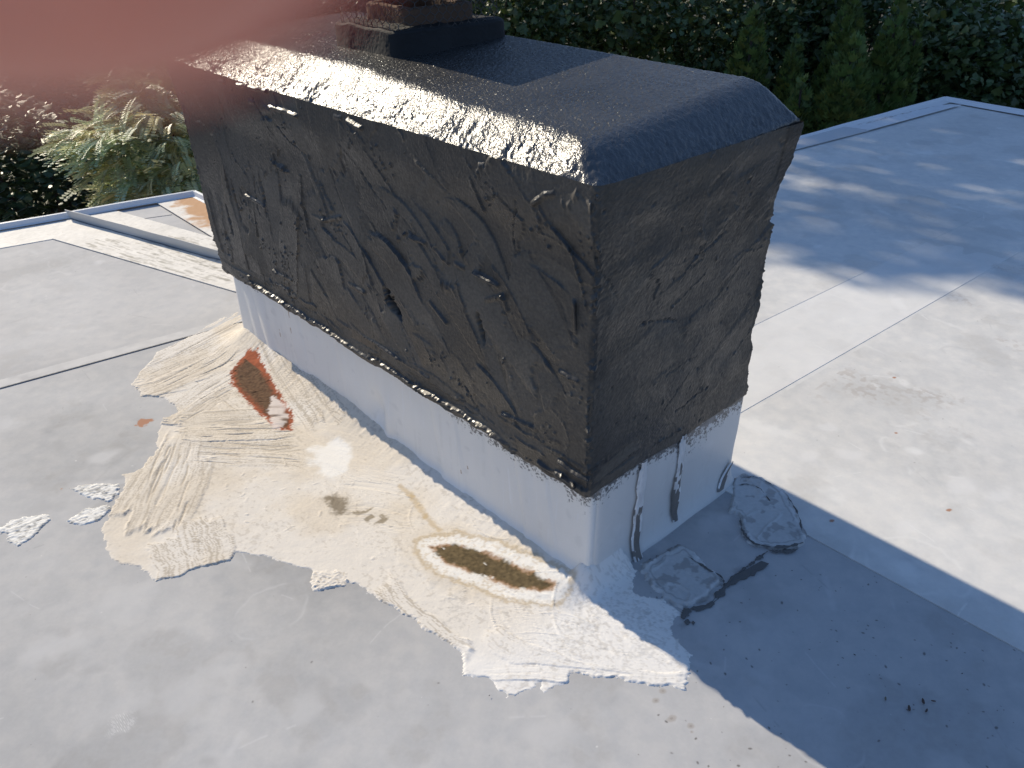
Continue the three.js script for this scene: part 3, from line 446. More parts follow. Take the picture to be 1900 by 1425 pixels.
{ // flue: black collar, clay tile, wire cage and its lid
  const cx = 0.43, cz = -1.22, hx = 0.225, hz = 0.19, y0 = 1.255, y1 = 1.352;
  const black = std(0.009, 0.009, 0.009, 0.8, { bumpMap: fineGrain, bumpScale: 0.003 });
  const ring = (w, d, y, n, wob, q) => { const a = []; for (let i = 0; i < n; i++) { const t = i / n * Math.PI * 2, c = Math.cos(t), s = Math.sin(t), k = Math.pow(Math.pow(Math.abs(c), q) + Math.pow(Math.abs(s), q), -1 / q); a.push([cx + w * c * k + wob * noise(c * 3 + 2, s * 3 + y * 9), y + wob * noise(c * 5, s * 5 + 8), cz + d * s * k + wob * noise(s * 3, c * 3 + 5)]); } return a; };
  const loft = (rings) => { const n = rings[0].length; return gridGeo(n + 1, rings.length, (i, j) => [...rings[j][i % n], i / n, j * 0.05]); };
  mesh('flue_collar', loft([ring(hx + 0.035, hz + 0.035, y0 - 0.012, 120, 0.01, 5), ring(hx + 0.006, hz + 0.006, y0 + 0.012, 120, 0.006, 8), ring(hx, hz, y1 - 0.008, 120, 0.004, 10), ring(hx - 0.008, hz - 0.008, y1, 120, 0.004, 10), ring(0.1, 0.12, y1 + 0.004, 120, 0.004, 8)]), black, chimney);
  const clay = std(0.13, 0.075, 0.045, 0.9, { bumpMap: fineGrain, bumpScale: 0.003 });
  mesh('flue_tile', loft([ring(0.125, 0.135, y1 - 0.02, 80, 0.002, 12), ring(0.125, 0.135, 1.398, 80, 0.002, 12), ring(0.121, 0.131, 1.404, 80, 0.003, 12), ring(0.104, 0.114, 1.404, 80, 0.003, 12), ring(0.1, 0.11, 1.398, 80, 0.002, 12), ring(0.1, 0.11, y1 - 0.02, 80, 0.002, 12)]), clay, chimney);
  // hexagonal wire mesh wrapped round the collar
  const wires = [], cell = 0.03, cols = Math.round(2 * Math.PI * 0.22 / cell), rows = 12, wgeo = new THREE.CylinderGeometry(0.0013, 0.0013, 1, 4, 1, true);
  const at = (u, v) => { const t = u / cols * Math.PI * 2, c = Math.cos(t), s = Math.sin(t), k = Math.pow(Math.pow(Math.abs(c), 8) + Math.pow(Math.abs(s), 8), -1 / 8); const b = 0.004 * noise(u * 0.5, v * 0.7); return new THREE.Vector3(cx + (hx - 0.014 + b) * c * k, 1.345 + v * 0.0195, cz + (hz - 0.014 + b) * s * k); };
  const link = (a, b) => { const g = wgeo.clone(), d = b.clone().sub(a); g.scale(1, d.length(), 1); g.applyQuaternion(new THREE.Quaternion().setFromUnitVectors(new THREE.Vector3(0, 1, 0), d.clone().normalize())); g.translate(...a.clone().add(b).multiplyScalar(0.5).toArray()); wires.push(g); };
  for (let v = 0; v < rows; v++) for (let u = 0; u < cols; u++) { const o = v % 2 ? 0.5 : 0; link(at(u + o, v), at(u + o + 0.5, v + 0.55)); link(at(u + o + 1, v), at(u + o + 0.5, v + 0.55)); link(at(u + o + 0.5, v + 0.55), at(u + o + 0.5, v + 1)); }
  mesh('wire_cage', mergeGeometries(wires), std(0.12, 0.11, 0.1, 0.5, { metalness: 0.8 }), chimney).userData.kind = 'stuff';
  const lid = new RoundedBoxGeometry(2 * hx, 0.03, 2 * hz, 3, 0.012); lid.translate(cx, 1.572, cz);
  mesh('cage_lid', lid, std(0.05, 0.05, 0.052, 0.6), chimney);
}

// ------------------------------------------------------------------ cream sealant brushed round the foot
const PATCH = [[455, 572], [400, 595], [340, 630], [290, 655], [240, 712], [262, 735], [310, 740], [330, 765], [300, 775], [290, 800], [288, 840], [262, 870], [225, 880], [232, 900], [205, 940], [185, 985], [193, 1020], [215, 1048], [255, 1055], [290, 1078], [330, 1070], [380, 1055], [430, 1040], [440, 1026], [480, 1033], [530, 1045], [575, 1060], [580, 1098], [640, 1085], [650, 1080], [690, 1110], [740, 1135], [790, 1170], [850, 1210], [858, 1255], [905, 1262], [925, 1285], [957, 1292], [1000, 1270], [1010, 1285], [1060, 1255], [1130, 1262], [1200, 1270], [1275, 1282], [1282, 1215], [1255, 1190], [1252, 1165], [1265, 1140], [1228, 1110], [1180, 1100], [1175, 1062], [1135, 1040]].map(([a, b]) => G(a, b));
PATCH.push([0.06, -0.03], [0.05, -2.1], [0.12, -2.2]);
function brushed(name, poly, step, strokesFn, colorFn, thick, parent, bounds, mat) {
  const [x0, z0, x1, z1] = bounds, B = new Strokes(x0, z0, x1 - x0, z1 - z0, step), nx = B.w, nz = B.h;
  for (let k = 0; k < B.H.length; k++) { const x = x0 + (k % nx) * step, z = z0 + Math.floor(k / nx) * step; B.H[k] = 0.0014 * fbm(x * 14, z * 14, 4); B.T[k] = 0.35 + 0.3 * fbm(x * 8, z * 8, 3); }
  strokesFn(B);
  const D = new Float32Array(nx * nz);
  for (let j = 0; j < nz; j++) for (let i = 0; i < nx; i++) { const x = x0 + i * step, z = z0 + j * step; D[j * nx + i] = polyDist(poly, x, z); }
  const keepD = new Float32Array(nx * nz);
  const g = gridGeo(nx, nz, (i, j) => {
    const x = x0 + i * step, z = z0 + j * step, k = j * nx + i; let d = D[k];
    d += 0.014 * fbm(x * 20, z * 20, 3) + 0.012 * fbm(x * 70 + z * 30, z * 45 - x * 20, 4) * smooth(-0.4, 0.4, noise(x * 6, z * 6)) + 0.003 * noise(x * 280, z * 280); keepD[k] = d;
    const edge = smooth(-0.004, 0.008, d), lip = 0.0004 * Math.exp(-(((d - 0.007) / 0.005) ** 2));
    const e = colorFn(x, z, clamp(B.T[k], 0, 1.2), B.H[k]);
    const y = -0.004 + edge * (thick + 0.004) + Math.max(-thick * 0.6, (B.H[k] + lip) * smooth(0, 0.01, d)) * (1 - 0.75 * smooth(0.008, 0.04, e[3]));
    return [x, y + e[3], z, x, z, e[0], e[1], e[2]];
  }, null);
  const idx = g.index.array, out = []; for (let q = 0; q < idx.length; q += 3) if (keepD[idx[q]] > -0.006 || keepD[idx[q + 1]] > -0.006 || keepD[idx[q + 2]] > -0.006) out.push(idx[q], idx[q + 1], idx[q + 2]);
  g.setIndex(out); const h = mergeVertices(g, 1e-6); h.computeVertexNormals();
  return mesh(name, h, mat, parent || undefined);
}
const sealMat = new THREE.MeshPhysicalMaterial({ vertexColors: true, roughness: 0.85, specularIntensity: 0.35, bumpMap: fineGrain, bumpScale: 0.0009 });
const inPoly = (pts) => { const p = pts.map(([a, b]) => G(a, b)); return (x, z) => polyDist(p, x, z); };
const dirtA = inPoly([[462, 664], [478, 668], [545, 775], [540, 800], [512, 798], [480, 765], [430, 715], [428, 690]]), dirtB = inPoly([[800, 1016], [845, 1012], [905, 1030], [960, 1058], [1030, 1092], [1020, 1100], [950, 1092], [890, 1066], [830, 1048]]);
const filmA = inPoly([[503, 735], [530, 752], [538, 775], [520, 798], [506, 797], [497, 765]]), moldA = inPoly([[602, 925], [625, 915], [648, 935], [640, 955], [620, 955]]), moldB = inPoly([[655, 950], [690, 945], [730, 968], [700, 972], [668, 968]]), whiteB = inPoly([[575, 835], [620, 820], [650, 840], [655, 880], [625, 895], [590, 880]]);
const browns = [[[742, 905], [765, 925], [790, 960], [815, 985]].map(([a, b]) => G(a, b))];
const seal = brushed('sealant_patch', PATCH, 0.0034, (B) => {
  const r = rng(99), R = (a, b) => a + (b - a) * r();
  const st = (p, q, w, more = {}) => { const a = G(...p), b = G(...q), L = Math.hypot(b[0] - a[0], b[1] - a[1]); B.lay((a[0] + b[0]) / 2, (a[1] + b[1]) / 2, Math.atan2(b[1] - a[1], b[0] - a[0]), L, w, { seed: R(0, 90), h: R(0.001, 0.003), tilt: R(-0.0012, 0.0012), stri: R(0.0003, 0.0009), lip: R(0.0003, 0.0014), endLip: R(0.001, 0.004), bend: R(-0.25, 0.25), soft: 0.12, softEnd: 0.08, tone: R(0.2, 0.6), toneStri: R(0.5, 1.6), lines: 330, ...more }); };
  for (let i = 0; i < 170; i++) { const t = r(), a = G(mix(430, 1240, t) + R(-60, 60), mix(700, 1230, t) + R(-60, 90)); B.lay(a[0], a[1], 1.5 + R(-0.5, 0.5), R(0.15, 0.5), R(0.04, 0.13), { seed: R(0, 90), h: R(0, 0.002), tilt: R(-0.0008, 0.0008), stri: R(0.0003, 0.0012), lip: R(0.0002, 0.0018), bend: R(-0.3, 0.3), soft: 0.4, softEnd: 0.2, tone: R(0.1, 0.5), toneStri: R(0, 0.5), lines: 200 }); }
  for (let i = 0; i < 26; i++) st([R(430, 560), R(590, 800)], [R(250, 330), R(650, 780)], R(0.05, 0.1));
  for (const [p, q, w] of [[[455, 580], [270, 680], 0.13], [[450, 620], [255, 705], 0.12], [[440, 650], [270, 735], 0.12], [[430, 690], [320, 770], 0.11], [[430, 720], [325, 790], 0.1], [[500, 770], [330, 780], 0.1], [[540, 800], [325, 810], 0.1], [[560, 830], [340, 835], 0.09], [[580, 860], [380, 850], 0.08], [[330, 800], [250, 985], 0.07], [[360, 820], [290, 990], 0.08], [[300, 830], [215, 960], 0.07], [[385, 850], [330, 985], 0.07], [[480, 640], [580, 800], 0.06], [[520, 660], [610, 790], 0.06], [[560, 690], [640, 800], 0.06], [[350, 960], [385, 1070], 0.1], [[380, 960], [420, 1050], 0.09], [[300, 1000], [330, 1075], 0.1], [[700, 1080], [860, 1220], 0.08], [[900, 1180], [1080, 1260], 0.08], [[1000, 1240], [1270, 1275], 0.07], [[900, 1245], [1160, 1262], 0.05]]) st(p, q, w, { stri: R(0.0002, 0.0007), toneStri: R(1.4, 2.8) });
  for (let i = 0; i < 90; i++) { const f = r(), t = r(); const L = [[[455, 590], [262, 690]], [[440, 640], [265, 725]], [[450, 700], [330, 770]], [[540, 790], [330, 800]], [[580, 850], [340, 835]], [[335, 800], [255, 990]], [[370, 830], [310, 990]], [[490, 650], [590, 800]], [[530, 670], [620, 790]]][Math.floor(f * 9)]; const e = 0.12 + 0.4 * r(), dx = L[1][0] - L[0][0], dy = L[1][1] - L[0][1], ox = R(-16, 16), oy = R(-22, 22), a0 = t * (1 - e); st([L[0][0] + dx * a0 + ox, L[0][1] + dy * a0 + oy], [L[0][0] + dx * (a0 + e) + ox, L[0][1] + dy * (a0 + e) + oy], R(0.005, 0.009), { h: -0.0006, tilt: 0, stri: 0, lip: 0, endLip: 0, tone: R(0.9, 1.5), toneStri: 0, soft: 0.9, softEnd: 0.6, lines: 50 }); }
  for (let i = 0; i < 14; i++) st([R(580, 640), R(1062, 1075)], [R(582, 640), R(1080, 1096)], 0.03, { stri: 0.002, lip: 0.004 });
  for (let i = 0; i < 110; i++) { const t = r(), a = G(mix(330, 1240, t) + R(-130, 60), mix(780, 1200, t) + R(-90, 90)); B.lay(a[0], a[1], R(0, 3), R(0.008, 0.03), R(0.003, 0.008), { seed: R(0, 90), h: R(0.001, 0.0025), tilt: 0, soft: 0.7, softEnd: 0.5, tone: R(0.1, 0.6), lines: 100 }); }
  for (let i = 0; i < 20; i++) { const t = r(), a = G(mix(400, 1150, t) + R(-100, 100), mix(700, 1180, t) + R(-70, 90)); B.lay(a[0], a[1], R(0.9, 2.2), R(0.1, 0.3), R(0.003, 0.006), { seed: R(0, 90), h: R(0.002, 0.004), tilt: 0, bend: R(-0.8, 0.8), soft: 0.7, softEnd: 0.3, tone: R(0.2, 0.8), lines: 60 }); }
}, (x, z, tone, h) => {
  const m = 1 + 0.05 * fbm(x * 20, z * 20, 4) + 0.05 * noise(x * 180, z * 180);
  let c = [0.69 * m, 0.615 * m, 0.51 * m], y = 0;
  const put = (q, a) => { a = clamp(a); c = c.map((v, i) => v + (q[i] - v) * a); };
  put([0.755, 0.71, 0.645], 0.75 * smooth(-0.25, 0.35, fbm(x * 5 + 3, z * 5, 4) - 0.12 + 0.5 * smooth(-1.15, -0.5, z)));
  put([0.42, 0.36, 0.28], 0.7 * smooth(0.62, 1.25, tone));
  put([0.81, 0.785, 0.745], 0.8 * smooth(-0.14, 0.06, z + 0.06 * noise(x * 14, z * 14)));
  const sp = fbm(x * 110, z * 80, 4); put([0.3, 0.25, 0.19], 0.25 * smooth(0.3, 0.42, sp + 0.25 * noise(x * 7, z * 7) - 0.05));
  if (z > -0.25) put([0.25, 0.24, 0.22], 0.22 * smooth(0.34, 0.42, fbm(x * 130, z * 130 + 4, 3) + 0.45 * noise(x * 12, z * 12) - 0.1));
  const rag = 0.008 * fbm(x * 50, z * 50, 4) + 0.004 * noise(x * 150, z * 150);
  let d = whiteB(x, z) + rag + 0.05 * fbm(x * 14, z * 14, 4); put([0.87, 0.86, 0.83], smooth(-0.02, 0.02, d) * 0.7);
  d = dirtB(x, z); const rim = smooth(-0.055, -0.03, d + rag) ; put([0.84, 0.81, 0.75], 0.85 * rim * smooth(-0.3, 0.2, noise(x * 150, z * 150) + 0.35)); put([0.45, 0.33, 0.17], 0.55 * Math.exp(-(((d + rag * 1.4 + 0.05) / 0.008) ** 2)));
  put([0.125, 0.09, 0.045].map((v) => v * (1 + 0.35 * noise(x * 130, z * 130))), smooth(-0.008, 0.008, d + rag * 1.2) * smooth(-0.6, -0.45, fbm(x * 60, z * 22, 4) + 0.12 * smooth(0.0, 0.02, d))); put([0.4, 0.2, 0.08], 0.6 * Math.exp(-(((d + rag) / 0.007) ** 2)) * smooth(0, 0.3, noise(x * 40, z * 40) + 0.1)); y -= 0.0006 * smooth(-0.01, 0.012, d);
  d = dirtA(x, z); put([0.33, 0.085, 0.035].map((v) => v * (1 + 0.25 * noise(x * 90, z * 90))), smooth(-0.006, 0.004, d + rag * 1.8)); put([0.085, 0.055, 0.03].map((v) => v * (1 + 0.5 * noise(x * 140, z * 140))), smooth(0.0, 0.03, d + rag * 1.6) * (x < -0.11 ? 0.9 : 0.12)); y -= 0.0006 * smooth(-0.006, 0.006, d + rag * 0.5);
  d = filmA(x, z); put([0.74, 0.66, 0.6], 0.85 * smooth(-0.004, 0.006, d + rag * 1.3) * smooth(-0.5, 0.0, noise(x * 25 - z * 25, x * 9 + z * 9))); y += 0.0015 * smooth(0, 0.02, d);
  d = moldA(x, z); put([0.17, 0.13, 0.08], 0.8 * smooth(-0.012, 0.012, d + rag * 1.6)); d = moldB(x, z); put([0.22, 0.17, 0.1], 0.75 * smooth(-0.01, 0.008, d + rag * 1.8) * smooth(-0.3, 0.2, noise(x * 80, z * 50)));
  for (const q of browns) for (let i = 0; i < q.length - 1; i++) { const [a, b] = [q[i], q[i + 1]], ex = b[0] - a[0], ez = b[1] - a[1], t = clamp(((x - a[0]) * ex + (z - a[1]) * ez) / (ex * ex + ez * ez)); const dd = Math.hypot(x - a[0] - ex * t, z - a[1] - ez * t) + rag * 0.8; put([0.5, 0.37, 0.2], 0.6 * smooth(0.016, 0.002, dd)); }
  // the coat climbs the foot of the flashing
  const dx = Math.max(0, -x), climb = mix(0.1, 0.055, smooth(-1.3, -0.6, z)) * Math.pow(clamp(1 - dx / 0.19), 1.7) * smooth(0.05, -0.06, z) * smooth(-2.2, -2.0, z) * (0.88 + 0.1 * noise(z * 5, 3) + 0.04 * fbm(z * 60, x * 20, 2)) * 1 + 0.05 * smooth(-0.06, -0.02, z) * Math.pow(clamp(1 - Math.max(0, z) / 0.08), 2) * smooth(0.2, 0.12, x) * smooth(-0.07, -0.01, x);
  return [clamp(c[0], 0.02, 0.9), clamp(c[1], 0.02, 0.9), clamp(c[2], 0.02, 0.9), y + climb];
}, 0.0015, '', [-1.12, -2.5, 0.24, 0.5], sealMat);
tag(seal, 'cream brushed sealant spread over the roof along the chimney foot with two brown worn holes', 'sealant');
{ // stray white smears left of the patch
  const spots = [['white sealant smear nearest the left edge of the photo', [[0, 975], [40, 955], [90, 952], [102, 962], [75, 985], [60, 1000], [30, 1018], [0, 990], [-20, 985]]], ['white sealant smear just left of the cream patch, lower of two', [[118, 968], [160, 945], [205, 930], [212, 945], [190, 965], [150, 978]]], ['white pointed sealant smear above the other smears left of the cream patch', [[122, 908], [150, 898], [222, 898], [222, 920], [200, 936], [165, 924]]]];
  for (const [label, px] of spots) {
    const poly = px.map(([a, b]) => G(a, b)), xs = poly.map((p) => p[0]), zs = poly.map((p) => p[1]);
    tag(brushed('sealant_smear', poly, 0.0034, (B) => { const r = rng(7); for (let i = 0; i < 30; i++) B.lay(mix(Math.min(...xs), Math.max(...xs), r()), mix(Math.min(...zs), Math.max(...zs), r()), -0.3 + r() * 0.6, 0.08, 0.03, { seed: r() * 90, h: 0.001 + 0.0015 * r(), tilt: 0, stri: 0.0016, soft: 0.3, softEnd: 0.3, tone: 0.2, toneStri: 1, lines: 300 }); }, (x, z, tone) => { const m = 1 + 0.08 * noise(x * 150, z * 150), k = 1 - 0.4 * smooth(0.4, 1, tone) - 0.35 * smooth(0.1, 0.3, fbm(x * 60, z * 60, 3)); return [0.8 * m * k, 0.78 * m * k, 0.73 * m * k, -0.001]; }, 0.0022, '', [Math.min(...xs) - 0.03, Math.min(...zs) - 0.03, Math.max(...xs) + 0.03, Math.max(...zs) + 0.03], sealMat), label, 'sealant', 'white sealant smears left of the cream patch');
  }
}
{ // membrane patches at the shaded foot of the chimney, with dirty caulk round them
  const P2 = new Paint(-0.1, -0.2, 1.1, 0.8, 500, 360); weather(P2, 61, [0.5, 0.5, 0.49], 30, 0.15); const pm = membraneMat(P2), RR = [-0.1, -0.2, 1.1, 0.8];
  const bead = std(0.47, 0.47, 0.46, 0.7, { bumpMap: fineGrain, bumpScale: 0.002 }), dirt = std(0.12, 0.115, 0.11, 0.9);
  const round = (pts, n = 4) => { const c = new THREE.CatmullRomCurve3(pts.map((p) => new THREE.Vector3(p[0], 0, p[1])), true, 'catmullrom', 0.5); return c.getPoints(pts.length * n).slice(0, -1).map((p) => [p.x, p.z]); };
  const chain = (pts, w, y, wob, seed) => tube(pts.map((p, i) => [p[0] + wob * noise(i * 0.9 + seed, 3), y, p[1] + wob * noise(i * 1.1, seed)]), w, 6, 0.35);
  const one = [[1195, 1052], [1205, 1085], [1240, 1115], [1275, 1128], [1300, 1118], [1330, 1092], [1340, 1078], [1330, 1062], [1300, 1040], [1265, 1015]].map(([a, b]) => G(a, b));
  const two = [[1366, 884], [1400, 884], [1440, 902], [1460, 925], [1480, 965], [1495, 1000], [1487, 1014], [1440, 1020], [1400, 1014], [1380, 995], [1370, 960], [1355, 945]].map(([a, b]) => G(a, b));
  const foldMat = new THREE.MeshPhysicalMaterial({ vertexColors: true, roughness: 0.6, bumpMap: fineGrain, bumpScale: 0.0015 });
  const folded = (poly, thick, seed) => {
    const xs = poly.map((p) => p[0]), zs = poly.map((p) => p[1]);
    brushed('membrane_patch', poly, 0.0028, () => {}, (x, z, tone) => {
      const d = polyDist(poly, x, z) + 0.006 * fbm(x * 40 + seed, z * 40, 3), m = 1 + 0.12 * fbm(x * 18 + seed, z * 18, 4) + 0.05 * noise(x * 150, z * 150);
      let c = [0.47 * m, 0.47 * m, 0.46 * m]; const put = (q, a) => { c = c.map((v, i) => v + (q[i] - v) * clamp(a)); };
      put([0.58, 0.58, 0.57], 0.8 * smooth(0.02, 0.012, d) * smooth(-0.3, 0.1, noise(x * 22, z * 22 + seed)));        // smeared caulk along the rim
      put([0.14, 0.135, 0.13], 0.5 * smooth(0.004, 0.0, Math.abs(d - 0.021 + 0.004 * noise(x * 60, z * 60))) * smooth(-0.15, 0.2, noise(x * 16 + seed, z * 16)));
      put([0.13, 0.12, 0.11], 0.6 * smooth(0.007, 0.001, d) * smooth(-0.2, 0.25, noise(x * 20, z * 20 + seed * 2)));
      put([0.24, 0.23, 0.22], 0.6 * smooth(0.18, 0.34, fbm(x * 30, z * 30 + seed, 4)));
      const wr = 0.004 * Math.pow(1 - Math.min(1, Math.abs(fbm(x * 9 + seed, z * 16, 2)) * 6), 2) + 0.003 * fbm(x * 14, z * 14 + seed, 3);
      return [...c, wr + 0.001 * Math.exp(-(((d - 0.011) / 0.008) ** 2))];
    }, thick, roof, [Math.min(...xs) - 0.02, Math.min(...zs) - 0.02, Math.max(...xs) + 0.02, Math.max(...zs) + 0.02], foldMat);
  };
  folded(round(one), 0.006, 3); folded(round(two), 0.009, 11);
  const px = (l) => l.map(([a, b]) => G(a, b));
  for (const [l, w, y] of [[[[1278, 1133], [1310, 1125], [1345, 1090], [1375, 1062], [1425, 1024]], 0.005, 0.006], [[[1265, 1150], [1275, 1135], [1283, 1132]], 0.007, 0.006], [[[1290, 1135], [1320, 1122], [1345, 1096]], 0.006, 0.005], [[[1268, 1154], [1290, 1156]], 0.006, 0.004], [[[1372, 962], [1380, 995], [1402, 1014], [1432, 1019], [1465, 1018], [1490, 1010]], 0.004, 0.012], [[[1425, 1024], [1450, 1026], [1480, 1022]], 0.005, 0.008], [[[1275, 1035], [1310, 1058], [1338, 1075], [1345, 1090]], 0.003, 0.01], [[[1460, 925], [1480, 960], [1488, 995]], 0.0022, 0.013], [[[1374, 890], [1400, 890], [1436, 905]], 0.0016, 0.0125], [[[1368, 905], [1385, 902], [1410, 912], [1428, 935]], 0.0018, 0.0125]])
    {
      const c = new THREE.CatmullRomCurve3(px(l).map((p) => new THREE.Vector3(p[0], 0, p[1]))), n = Math.max(14, Math.round(c.getLength() / 0.006)), q = c.getSpacedPoints(n), T = q.map((_, i) => c.getTangentAt(i / n));
      mesh('dirty_caulk', gridGeo(n + 1, 5, (i, j) => { const u = j / 4 - 0.5, ww = w * 1.5 * Math.max(0.08, 0.55 + 0.9 * noise(i * 0.33 + l[0][0], w * 900) + 0.4 * noise(i * 1.3, l[0][1])) * Math.min(1, (i + 0.3) / 3, (n - i + 0.3) / 3), o = 0.002 * noise(i * 0.5, l[0][0]) + 2 * u * ww; return [q[i].x - T[i].z * o, y - 0.002 + 0.0022 * (1 - 4 * u * u) * Math.min(1, ww / 0.003), q[i].z + T[i].x * o, i, j]; }).toNonIndexed(), dirt, roof).geometry.computeVertexNormals();
    }
  const tar = px([[1348, 1088], [1375, 1064], [1412, 1043], [1426, 1048], [1416, 1058], [1404, 1062], [1400, 1070], [1392, 1069], [1384, 1076], [1372, 1078], [1364, 1086]]);
  mesh('dirty_caulk', slab(tar, 0.0065, 0.003, RR), dirt, roof);
}

// ------------------------------------------------------------------ the garden below
const GY = -3.2;
const ground = new Paint(-14, -40, 70, 50, 1024, 760);
ground.each((x, z, k) => { const a = fbm(x * 0.5, z * 0.5, 5), b = fbm(x * 4, z * 4, 4), m = 1 + 0.25 * a + 0.25 * b; const asphalt = x < 6 ? 1 : 0; const crack = Math.abs(fbm(x * 0.9 + 2, z * 0.9, 4)) < 0.015 ? 0.45 : 1; ground.c[k] = (asphalt ? 0.055 : 0.06) * m * crack; ground.c[k + 1] = (asphalt ? 0.054 : 0.055) * m * crack; ground.c[k + 2] = (asphalt ? 0.053 : 0.035) * m * crack; });
{
  const g = new THREE.PlaneGeometry(500, 500, 1, 1); g.rotateX(-Math.PI / 2); g.translate(0, GY - 0.02, 0);
  structure(mesh('ground', g, std(0.05, 0.052, 0.035, 0.95)), 'dark ground far below the roof edge');
  const y = slab([[-14, -40], [56, -40], [56, 10], [-14, 10]], GY, 0.015, [-14, -40, 70, 50], 0);
  structure(mesh('pavement', y, new THREE.MeshPhysicalMaterial({ map: ground.texture(), roughness: 0.92, bumpMap: fineGrain, bumpScale: 0.004 })), 'dark cracked asphalt in shade beyond the left roof edge');
}
// leaves: small folded faces, many of them, one object per crown
function leafShape(pts, fold = 0.25) {   // outline of half a leaf along y, mirrored
  const v = [], idx = [], n = pts.length; for (const [x, y] of pts) v.push(0, y, 0.0); for (const s of [-1, 1]) for (const [x, y] of pts) v.push(s * x, y, -x * fold);
  for (let i = 0; i < n - 1; i++) { idx.push(i, n + i + 1, n + i, i, i + 1, n + i + 1); idx.push(i, 2 * n + i, 2 * n + i + 1, i, 2 * n + i + 1, i + 1); }
  const g = new THREE.BufferGeometry(); g.setAttribute('position', new THREE.Float32BufferAttribute(v, 3)); g.setIndex(idx); g.computeVertexNormals(); return g.toNonIndexed();
}
const leafMat = (r, g, b, rough = 0.45, tr = 0.35) => new THREE.MeshPhysicalMaterial({ color: new THREE.Color().setRGB(r, g, b), roughness: rough, transmission: tr, thickness: 0, side: THREE.DoubleSide });
function copies(name, geo, mat, list, parent, tint, seed = 1) {
  const m = new THREE.InstancedMesh(geo, mat, list.length), r = rng(seed), c = new THREE.Color(); m.name = name; m.castShadow = m.receiveShadow = true;
  list.forEach((q, i) => { m.setMatrixAt(i, q); const k = 0.65 + 0.7 * r(), w = r(); m.setColorAt(i, c.setRGB(tint[0] * k * (0.85 + 0.4 * w), tint[1] * k, tint[2] * k * (1.1 - 0.3 * w))); });
  m.userData.kind = 'stuff'; parent.add(m); return m;
}
const place = (p, n, roll, s) => { const q = new THREE.Quaternion().setFromUnitVectors(new THREE.Vector3(0, 0, 1), n.clone().normalize()).multiply(new THREE.Quaternion().setFromAxisAngle(new THREE.Vector3(0, 0, 1), roll)); return new THREE.Matrix4().compose(p, q, new THREE.Vector3(s, s, s)); };
const bark = std(0.09, 0.07, 0.055, 0.9, { bumpMap: fineGrain, bumpScale: 0.01 });
function limb(a, b, r0, r1, bow = 0.1, seed = 1) {
  const d = b.clone().sub(a), m = a.clone().add(b).multiplyScalar(0.5).add(new THREE.Vector3(noise(seed, 1), noise(seed, 2) * 0.5, noise(seed, 3)).multiplyScalar(d.length() * bow));
  const c = new THREE.QuadraticBezierCurve3(a, m, b), g = new THREE.TubeGeometry(c, 8, 1, 7, false), p = g.attributes.position;
  for (let i = 0; i <= 8; i++) { const o = c.getPoint(i / 8), k = mix(r0, r1, i / 8); for (let j = 0; j <= 7; j++) { const q = i * 8 + j; p.setXYZ(q, o.x + (p.getX(q) - o.x) * k, o.y + (p.getY(q) - o.y) * k, o.z + (p.getZ(q) - o.z) * k); } }
  g.computeVertexNormals(); return g;
}
